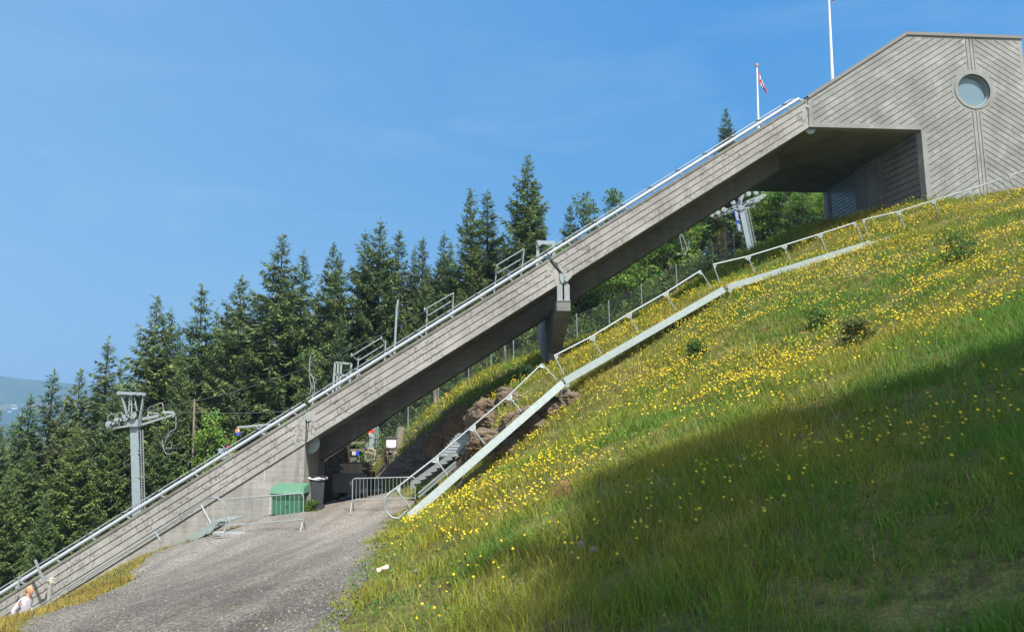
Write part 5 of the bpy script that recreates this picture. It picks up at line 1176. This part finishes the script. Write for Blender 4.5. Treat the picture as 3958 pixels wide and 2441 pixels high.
# flowers
def flowers(r, x, y, rad, hgt):
    k_ = keepmask(x,y) & slope_ok(x,y) & (x > edge_x(y)+.35); x,y,rad,hgt = x[k_],y[k_],rad[k_],hgt[k_]; n = len(x); z = groundb(x,y); hgt = hgt*(.7+.6*r.random(n))
    lx, ly = r.normal(size=n)*.10*hgt-.10*hgt, r.normal(size=n)*.10*hgt; top = np.stack([x+lx,y+ly,z+hgt],1); b = np.stack([x,y,z],1)
    nrm = unit(np.stack([r.normal(size=n)*.45+.15, r.normal(size=n)*.45-.35, np.full(n,.9)],1)); u_ = unit(np.cross(nrm, r.normal(size=(n,3)))); v_ = np.cross(nrm,u_)
    N = 7; V = np.empty((n, N*2+1+3, 3)); 
    for i in range(N):
        a = 2*math.pi*i/N; dr = u_*math.cos(a)+v_*math.sin(a)
        V[:,i] = top + dr*(rad*(.85+.3*r.random(n)))[:,None] + nrm*(rad*.35)[:,None]; V[:,N+i] = top + dr*(rad*.5)[:,None] - nrm*(rad*.25)[:,None]
    V[:,2*N] = top - nrm*(rad*.1)[:,None]
    w = np.stack([np.full(n,.0016),0*x,0*x],1)*(1+ y[:,None]*.10)
    V[:,2*N+1] = b-w; V[:,2*N+2] = b+w; V[:,2*N+3] = top
    col = np.empty((n,N*2+4,3)); yel = np.array([.84,.66,.035])[None]*(.8+.3*r.random((n,1))); yel[:,1] *= (.88+.2*r.random(n)); col[:,:2*N+1] = yel[:,None,:]; col[:,2*N+1:] = np.array([.06,.10,.02])
    F_ = []
    for i in range(N): j = (i+1)%N; F_ += [[i,j,2*N],[N+i,N+j,j],[N+i,j,i]]
    F_.append([2*N+1,2*N+2,2*N+3]); F_ = np.array(F_); m_ = N*2+4
    idx = (np.arange(n)[:,None,None]*m_ + F_[None]).ravel(); return V.reshape(-1,3), idx, np.full(n*len(F_),3), col.reshape(-1,3)
Fx=[];Fy=[];Fr=[];Fh=[]
for y0,y1,dn,rd,hh in [(1.8,5,10,.0125,.30),(5,9,17,.0145,.27),(9,14,30,.017,.25),(14,20,34,.020,.24),(20,31,30,.024,.23),(31,42,9,.03,.28)]:
    x,y = frustum_pts(r,y0,y1,dn); k_ = (x > -8) & (x < 30); x,y = x[k_],y[k_]
    cl = vnoise(x,y,.45,61)*.55+vnoise(x,y,1.4,62)*.45; cl = np.clip((cl-.40)/.24,0,1)
    up = np.clip((x + .35*y - 1.2)/3,.22,1); shade_side = 1-.50*np.clip((x*.8 - (y-5.5))/3.5,0,1)
    k_ = r.random(len(x)) < cl*up*shade_side; x,y = x[k_],y[k_]
    Fx.append(x);Fy.append(y);Fr.append(np.full(len(x),rd));Fh.append(np.full(len(x),hh))
# clusters of neighbours: each seed gets a few companions
x,y,rd,hh = map(np.concatenate,(Fx,Fy,Fr,Fh)); k_ = r.random(len(x)) < .55
x = np.concatenate([x, x[k_]+r.normal(size=k_.sum())*.10]); y = np.concatenate([y, y[k_]+r.normal(size=k_.sum())*.10]); rd = np.concatenate([rd,rd[k_]]); hh = np.concatenate([hh,hh[k_]])
V,idx,tot,C_ = flowers(r,x,y,rd,hh); fl = mesh_np('yellow_flowers', V, idx, tot, MAT['petal'], None, C_); tag(fl, 'small yellow meadow flowers scattered thickly over the slope', 'flowers', kind='stuff')
# few by the left edge and the pink clump
def flower_at(name, pts, col, label, rad, hh):
    x = np.array([p[0] for p in pts]); y = np.array([p[1] for p in pts]); n = len(x)
    global keepmask, slope_ok, edge_x
    km, so, ex = keepmask, slope_ok, edge_x
    keepmask = lambda a,b: np.ones(len(a),bool); slope_ok = keepmask; edge_x = lambda b: b*0-99
    V,idx,tot,C_ = flowers(r,x,y,np.full(n,rad),np.full(n,hh)); keepmask, slope_ok, edge_x = km, so, ex
    if col is not None: C_[:] = np.array(col)
    o = mesh_np(name, V, idx, tot, MAT['petal'], None, C_); tag(o, label, 'flowers', kind='stuff')
pk = at(2160,1955,10.4); flower_at('pink_flowers', [(pk.x+random.gauss(0,.08), 10.4+random.gauss(0,.1)) for i in range(26)], (.55,.16,.22), 'small clump of pink flowers in the meadow above the shadow edge', .014, .16)
lf = [at(u,2380,y) for u,y in ((48,13.5),(20,13.8),(160,14.0),(105,12.8),(142,12.2),(145,13.6),(250,13.2),(272,13.4),(110,13.4),(40,12.6),(620,22),(640,22.3),(600,22.1))]
flower_at('yellow_flowers_left', [(p.x,p.y) for p in lf]+[(p.x+.06,p.y+.05) for p in lf], None, 'few tall yellow flowers in the dry grass at the lower left', .026, .42)
bpy.data.objects['yellow_flowers_left'].name = 'yellow_flowers'
# loose stones on the gravel
n = 5200; yy_ = 5.5+24*r.random(n)**1.3; ww = r.random(n); x = np.interp(yy_,gy,L_)*(1-ww)+np.interp(yy_,gy,R_)*ww; sz = .008+.022*r.random(n)**3 + yy_*.0003
oc = np.array([[1,0,0],[-1,0,0],[0,1,0],[0,-1,0],[0,0,1],[0,0,-.6]],float); of = np.array([[0,2,4],[2,1,4],[1,3,4],[3,0,4],[2,0,5],[1,2,5],[3,1,5],[0,3,5]])
V = np.stack([x,yy_,groundb(x,yy_)+.02],1)[:,None,:] + oc[None]*sz[:,None,None]*(.6+.8*r.random((n,6,1)))*np.array([1.2,1.1,.7])
st = mesh_np('loose_stones', V.reshape(-1,3), (np.arange(n)[:,None,None]*6+of[None]).ravel(), np.full(n*8,3), MAT['stone']); tag(st, 'loose small stones scattered over the gravel path', 'stones', kind='stuff')

# ================================================================== the person at lower left
def person():
    y = 18.6; head = at(104,2280,y); fx = head.x; g = gz(fx, y)
    Hp = 1.62; zf = head.z - Hp + .11
    o = thing('person', (fx-.05,y,zf), 'person with fair hair and a pale lilac top behind the grass at lower left', 'person')
    # body faces +x (up the path), leaning forward slightly
    J = {'pel':(0,0,.86),'sp1':(.02,0,1.02),'sp2':(.05,0,1.20),'nk':(.085,0,1.36),'nk2':(.105,0,1.42),'hd':(.12,0,1.49),'hd2':(.12,0,1.545),
         'shL':(.05,.165,1.30),'elL':(.0,.215,1.05),'wrL':(.17,.20,.88),'hL':(.23,.19,.84),'shR':(.05,-.165,1.30),'elR':(-.10,-.215,1.06),'wrR':(-.02,-.21,.84),'hR':(.01,-.21,.77),
         'hpL':(0,.09,.84),'knL':(.20,.09,.50),'anL':(.12,.09,.10),'toL':(.27,.09,.04),'hpR':(0,-.09,.84),'knR':(-.02,-.09,.47),'anR':(-.24,-.09,.12),'toR':(-.12,-.09,.03)}
    Rr = {'pel':.135,'sp1':.115,'sp2':.13,'nk':.06,'nk2':.048,'hd':.066,'hd2':.060,'shL':.06,'elL':.042,'wrL':.029,'hL':.028,'shR':.06,'elR':.042,'wrR':.029,'hR':.028,'hpL':.085,'knL':.058,'anL':.038,'toL':.032,'hpR':.085,'knR':.058,'anR':.038,'toR':.032}
    E_ = [('pel','sp1'),('sp1','sp2'),('sp2','nk'),('nk','nk2'),('nk2','hd'),('hd','hd2'),('sp2','shL'),('shL','elL'),('elL','wrL'),('wrL','hL'),('sp2','shR'),('shR','elR'),('elR','wrR'),('wrR','hR'),('pel','hpL'),('hpL','knL'),('knL','anL'),('anL','toL'),('pel','hpR'),('hpR','knR'),('knR','anR'),('anR','toR')]
    names = list(J)
    for hnd, sy in (('hL',1),('hR',-1)):
        hp_ = Vector(J[hnd]); d_ = (hp_-Vector(J['wrL' if sy > 0 else 'wrR'])).normalized()
        for i, (off, ln) in enumerate(((-.027,.062),(-.009,.075),(.010,.070),(.028,.055))):
            a = f'{hnd}f{i}'; b = a+'t'; J[a] = tuple(hp_+d_*.03+Vector((off*.5,off,0))); J[b] = tuple(hp_+d_*(.03+ln)+Vector((off*.6+.012,off*1.2,-.006))); Rr[a] = .010; Rr[b] = .007; names += [a,b]; E_ += [(hnd,a),(a,b)]
        a = hnd+'th'; J[a] = tuple(hp_+d_*.02+Vector((.05,0,.0))); Rr[a] = .009; names.append(a); E_.append((hnd,a))
    def skin(nm, keys, edges, rad, mat, sub=2):
        me = bpy.data.meshes.new(nm); ix = {k_:i for i,k_ in enumerate(keys)}; me.from_pydata([Vector(J[k_]) for k_ in keys], [(ix[a],ix[b]) for a,b in edges], [])
        ob = link(me, nm, o); md = ob.modifiers.new('skin','SKIN'); ss = ob.modifiers.new('sub','SUBSURF'); ss.levels = sub; ss.render_levels = sub
        for k_ in keys: sv = me.skin_vertices[0].data[ix[k_]]; sv.radius = (rad[k_],rad[k_]); sv.use_root = (k_ == keys[0])
        dg = bpy.context.evaluated_depsgraph_get(); m2 = bpy.data.meshes.new_from_object(ob.evaluated_get(dg)); ob.modifiers.clear(); ob.data = m2; m2.materials.clear(); m2.materials.append(mat); m2.polygons.foreach_set('use_smooth',[True]*len(m2.polygons)); return ob
    skm = m_simple('skin', (.55,.27,.18,1), .55, 0, .05)
    body = skin('body', names, E_, Rr, skm)
    # face: features pushed out of the head
    m = M(); hc = Vector((.13,0,1.545))
    body_loc = Vector(o.location)
    def ell(m, c_, a,b,c2, n=14):
        bm = bmesh.new(); bmesh.ops.create_uvsphere(bm, u_segments=n, v_segments=n//2+2, radius=1); idx0 = len(m.v); a*=.8; b*=.8; c2*=.8; c_ = (Vector(c_)-Vector((.12,0,1.52)))*.8+Vector((.12,0,1.50)) if c_[2] > 1 else Vector(c_)
        for v in bm.verts: v.index = len(m.v)-idx0; m.v.append(body_loc + Vector(c_)+Vector((v.co.x*a,v.co.y*b,v.co.z*c2)))
        for f_ in bm.faces: m.f.append(tuple(idx0+v.index for v in f_.verts))
        bm.free(); return m
    head_m = ell(M(), (.135,0,1.535), .098,.078,.118); ell(head_m, (.165,0,1.475), .062,.056,.055); ell(head_m, (.238,0,1.525), .018,.014,.022); ell(head_m, (.236,0,1.49), .012,.022,.008)
    for sy in (-1,1): ell(head_m, (.12,sy*.08,1.525), .018,.010,.030)
    head_m.build('face', skm, body, smooth=True)
    m = M()
    for sy in (-1,1): ell(m, (.222,sy*.032,1.553), .008,.011,.008)
    m.build('eye', MAT['black'], body, smooth=True)
    hm = ell(M(), (.110,0,1.565), .112,.092,.112); ell(hm, (.02,0,1.55), .05,.06,.06); ell(hm, (-.02,0,1.47), .035,.035,.09); hm.build('hair', m_simple('fair_hair', (.36,.25,.13,1), .7, 0, .35, 40), o, smooth=True)
    tk = ['pel','sp1','sp2','nk','shL','elL','wrL','shR','elR','wrR']; tr = dict(Rr); tr.update(pel=.165,sp1=.145,sp2=.15,nk=.062,shL=.075,elL=.062,wrL=.045,shR=.075,elR=.062,wrR=.045)
    skin('top', tk, [('pel','sp1'),('sp1','sp2'),('sp2','nk'),('sp2','shL'),('shL','elL'),('elL','wrL'),('sp2','shR'),('shR','elR'),('elR','wrR')], tr, m_simple('lilac_cloth', (.56,.53,.64,1), .85, 0, .15, 18))
    tk = ['pel','hpL','knL','anL','hpR','knR','anR']; tr = dict(Rr); tr.update(pel=.15,hpL=.10,knL=.072,anL=.055,hpR=.10,knR=.072,anR=.055)
    skin('trousers', tk, [('pel','hpL'),('hpL','knL'),('knL','anL'),('pel','hpR'),('hpR','knR'),('knR','anR')], tr, m_simple('pale_print_cloth', (.50,.48,.50,1), .85, 0, .45, 26))
    shm = ell(M(), (.20,.09,.045), .13,.048,.045); ell(shm, (-.18,-.09,.05), .13,.048,.045); shm.build('shoes', MAT['white'], o, smooth=True)
person()

# ================================================================== the neighbouring jump tower behind the camera, unseen, its outline fitted to shade the lower right of the slope
def castpt(p, kk): return Vector((p.x+.37*kk, p.y-.6*kk, p.z+kk))
ga, gb_, gc_ = gpx(2290,1862), gpx(3900,1345), gpx(2330,2430)
print('SHADOW', ga, gb_, gc_)
pa, pb = castpt(ga,52), castpt(gb_,52)
e1 = (pb-pa); back = Vector((gc_.x-ga.x, gc_.y-ga.y, 0)).normalized()
far = pa + e1*3.2
o = thing('unseen_neighbour_jump_tower', (pa.x+9, pa.y-2, 3), 'unseen tall concrete tower of the neighbouring smaller jump, behind the viewer, with fitted outline', 'tower')
m = M().hexa([Vector((pa.x,pa.y,1)),Vector((far.x,far.y,1)),Vector((far.x,far.y,1))+back*9,Vector((pa.x,pa.y,1))+back*9], [pa,far,far+back*9,pa+back*9]); m.build('wall', MAT['conc_plain'], o)
m = M().hexa([pa+Vector((-.1,.1,.02)),far+Vector((0,.1,.02)),far+back*9.1+Vector((0,0,.02)),pa+back*9.1+Vector((-.1,0,.02))], [pa+Vector((-.1,.1,.2)),far+Vector((0,.1,.2)),far+back*9.1+Vector((0,0,.2)),pa+back*9.1+Vector((-.1,0,.2))]); m.build('roof', MAT['conc_plain'], o)

for (u_, v_, kk, pr, lab) in ((2400,2180,10.5,protoB[0],'unseen birch added behind the viewer to dapple the edge of the tower shadow'),(2560,2420,13,protoB[1],'second unseen birch added behind the viewer to break up the tower shadow')):  # slim unseen birches added to break up the tower's shadow edge
    c_ = castpt(gpx(u_, v_), kk); place(pr, c_.x, c_.y, c_.z+2.6, lab, 'birch', None, .42)
# ================================================================== far farmhouses on the other side of the valley
for i,(u,v,lab) in enumerate(((55,1580,'larger white farm building on the far valley side'),(66,1603,'long pale barn below the white farm building on the far valley side'),(35,1595,'tiny pale house left of the barn on the far valley side'),(82,1606,'small pale house right of the long barn on the far valley side'),(50,1571,'tiny reddish house above the white farm building on the far valley side'))):
    X, Z = ray(u, v); best = None
    for d_ in np.linspace(1700, 3600, 200):
        a_ = math.atan(X); zz = far_z(a_, d_/math.cos(a_)*1.0)
        if zz >= Z*d_: best = d_; break
    d_ = best or 2800; p = Vector((X*d_, d_, Z*d_)); Lh = [15,26,9,10,8][i]; o = thing('farmhouse', p, lab, 'house', 'far farmhouses across the valley')
    M().box(p+Vector((0,0,3)), Lh, 7, 7).build('wall', MAT['white'] if i != 4 else m_simple('red_board',(.4,.12,.08,1)), o)
    M().prism([p+Vector((-Lh/2-.6,-6.8,9.05)),p+Vector((-Lh/2-.6,6.8,9.05)),p+Vector((-Lh/2-.6,0,14))], Vector((Lh+1.2,0,0))).build('roof', MAT['darkgrey'] if i else MAT['galv'], o)

# ================================================================== haze, sky, sun, camera
import os
k = NT('haze_air'); k.t.nodes.remove(k.co); pv = k.n('ShaderNodeVolumePrincipled'); pv.inputs['Color'].default_value = (.40,.68,1,1); pv.inputs['Density'].default_value = 3.4e-4; pv.inputs['Anisotropy'].default_value = .2
k.l(pv.outputs[0], k.out.inputs['Volume'])
m = M().box((0,2100,30), 9600, 4600, 480); hz = m.build('haze', k.m); tag(hz, kind='stuff', label='thin blue summer haze over the valley', cat='haze')
W = bpy.data.worlds.new('World'); S.world = W; W.use_nodes = True; nt = W.node_tree; nt.nodes.clear()
L_sun = Vector((-.37,.6,-1)).normalized(); sd = -L_sun; el = math.asin(sd.z); az = math.atan2(sd.x, sd.y)
st = nt.nodes.new('ShaderNodeTexSky'); st.sky_type = 'NISHITA'; st.sun_disc = False; st.sun_elevation = el; st.sun_rotation = az; st.altitude = 400; st.air_density = .7; st.dust_density = 0; st.ozone_density = 4.0
bg = nt.nodes.new('ShaderNodeBackground'); bg.inputs[1].default_value = .13; sp_ = nt.nodes.new('ShaderNodeSeparateColor'); cb_ = nt.nodes.new('ShaderNodeCombineColor'); nt.links.new(st.outputs[0], sp_.inputs[0])
for i_, (g_, a_) in enumerate(((.80,.034/.13),(.317,.124/.13),(.11,.285/.13))):   # deeper, more even summer blue than the raw sky model
    pw = nt.nodes.new('ShaderNodeMath'); pw.operation = 'POWER'; nt.links.new(sp_.outputs[i_], pw.inputs[0]); pw.inputs[1].default_value = g_
    ml = nt.nodes.new('ShaderNodeMath'); ml.operation = 'MULTIPLY'; nt.links.new(pw.outputs[0], ml.inputs[0]); ml.inputs[1].default_value = a_; nt.links.new(ml.outputs[0], cb_.inputs[i_])
wo = nt.nodes.new('ShaderNodeOutputWorld'); tc_ = nt.nodes.new('ShaderNodeTexCoord'); sx_2 = nt.nodes.new('ShaderNodeSeparateXYZ'); nt.links.new(tc_.outputs['Generated'], sx_2.inputs[0])
mr_ = nt.nodes.new('ShaderNodeMapRange'); mr_.inputs[1].default_value = .15; mr_.inputs[2].default_value = -.75; mr_.inputs[3].default_value = 0; mr_.inputs[4].default_value = 1; nt.links.new(sx_2.outputs['Y'], mr_.inputs[0])
def mixc(fac, a, b):
    x = nt.nodes.new('ShaderNodeMix'); x.data_type = 'RGBA'; nt.links.new(fac, x.inputs[0])
    for i_, v_ in ((6,a),(7,b)):
        if isinstance(v_, tuple): x.inputs[i_].default_value = v_
        else: nt.links.new(v_, x.inputs[i_])
    return x.outputs[2]
mp_ = nt.nodes.new('ShaderNodeMapping'); mp_.inputs['Scale'].default_value = (2.2,2.2,9); mp_.inputs['Rotation'].default_value = (0,R(-6),0); nt.links.new(tc_.outputs['Generated'], mp_.inputs[0])
nz_ = nt.nodes.new('ShaderNodeTexNoise'); nz_.inputs['Scale'].default_value = 1.6; nz_.inputs['Detail'].default_value = 6; nz_.inputs['Roughness'].default_value = .6; nz_.inputs['Distortion'].default_value = .6; nt.links.new(mp_.outputs[0], nz_.inputs[0])
cr_ = nt.nodes.new('ShaderNodeMapRange'); cr_.inputs[1].default_value = .48; cr_.inputs[2].default_value = .80; cr_.inputs[3].default_value = 0; cr_.inputs[4].default_value = .13; nt.links.new(nz_.outputs[0], cr_.inputs[0])
lf_ = nt.nodes.new('ShaderNodeMapRange'); lf_.inputs[1].default_value = .25; lf_.inputs[2].default_value = -.75; lf_.inputs[3].default_value = 0; lf_.inputs[4].default_value = .34; nt.links.new(sx_2.outputs['X'], lf_.inputs[0])
hazy = mixc(lf_.outputs[0], cb_.outputs[0], (1.9,2.6,3.3,1)); wisp = mixc(cr_.outputs[0], hazy, (2.4,2.9,3.5,1))
fill_sky = mixc(mr_.outputs[0], wisp, (4.2,4.3,4.5,1)); nt.links.new(fill_sky, bg.inputs[0]); nt.links.new(bg.outputs[0], wo.inputs[0])  # added fill: sky behind the camera brightened and whitened to lift shaded sides
sl = bpy.data.lights.new('sun', 'SUN'); sl.energy = 4.2; sl.angle = R(.5); sl.color = (1,.955,.88); so = bpy.data.objects.new('sun', sl); COL.objects.link(so); so.rotation_euler = L_sun.to_track_quat('-Z','Y').to_euler(); so.location = (10,-20,40)
cam = bpy.data.cameras.new('camera'); co = bpy.data.objects.new('camera', cam); COL.objects.link(co); cam.sensor_width = 36; cam.lens = 36*F/3958; cam.clip_start = .1; cam.clip_end = 30000
co.location = (0,0,0); co.rotation_euler = (R(90)+PITCH, 0, 0); S.camera = co
S.view_settings.view_transform = 'Standard'; S.view_settings.look = 'None'; S.view_settings.exposure = 1.14; S.view_settings.gamma = 1
S.cycles.use_denoising = True
S.cycles.max_bounces = 8; S.cycles.transparent_max_bounces = 8; S.cycles.volume_bounces = 0
S.render.film_transparent = False
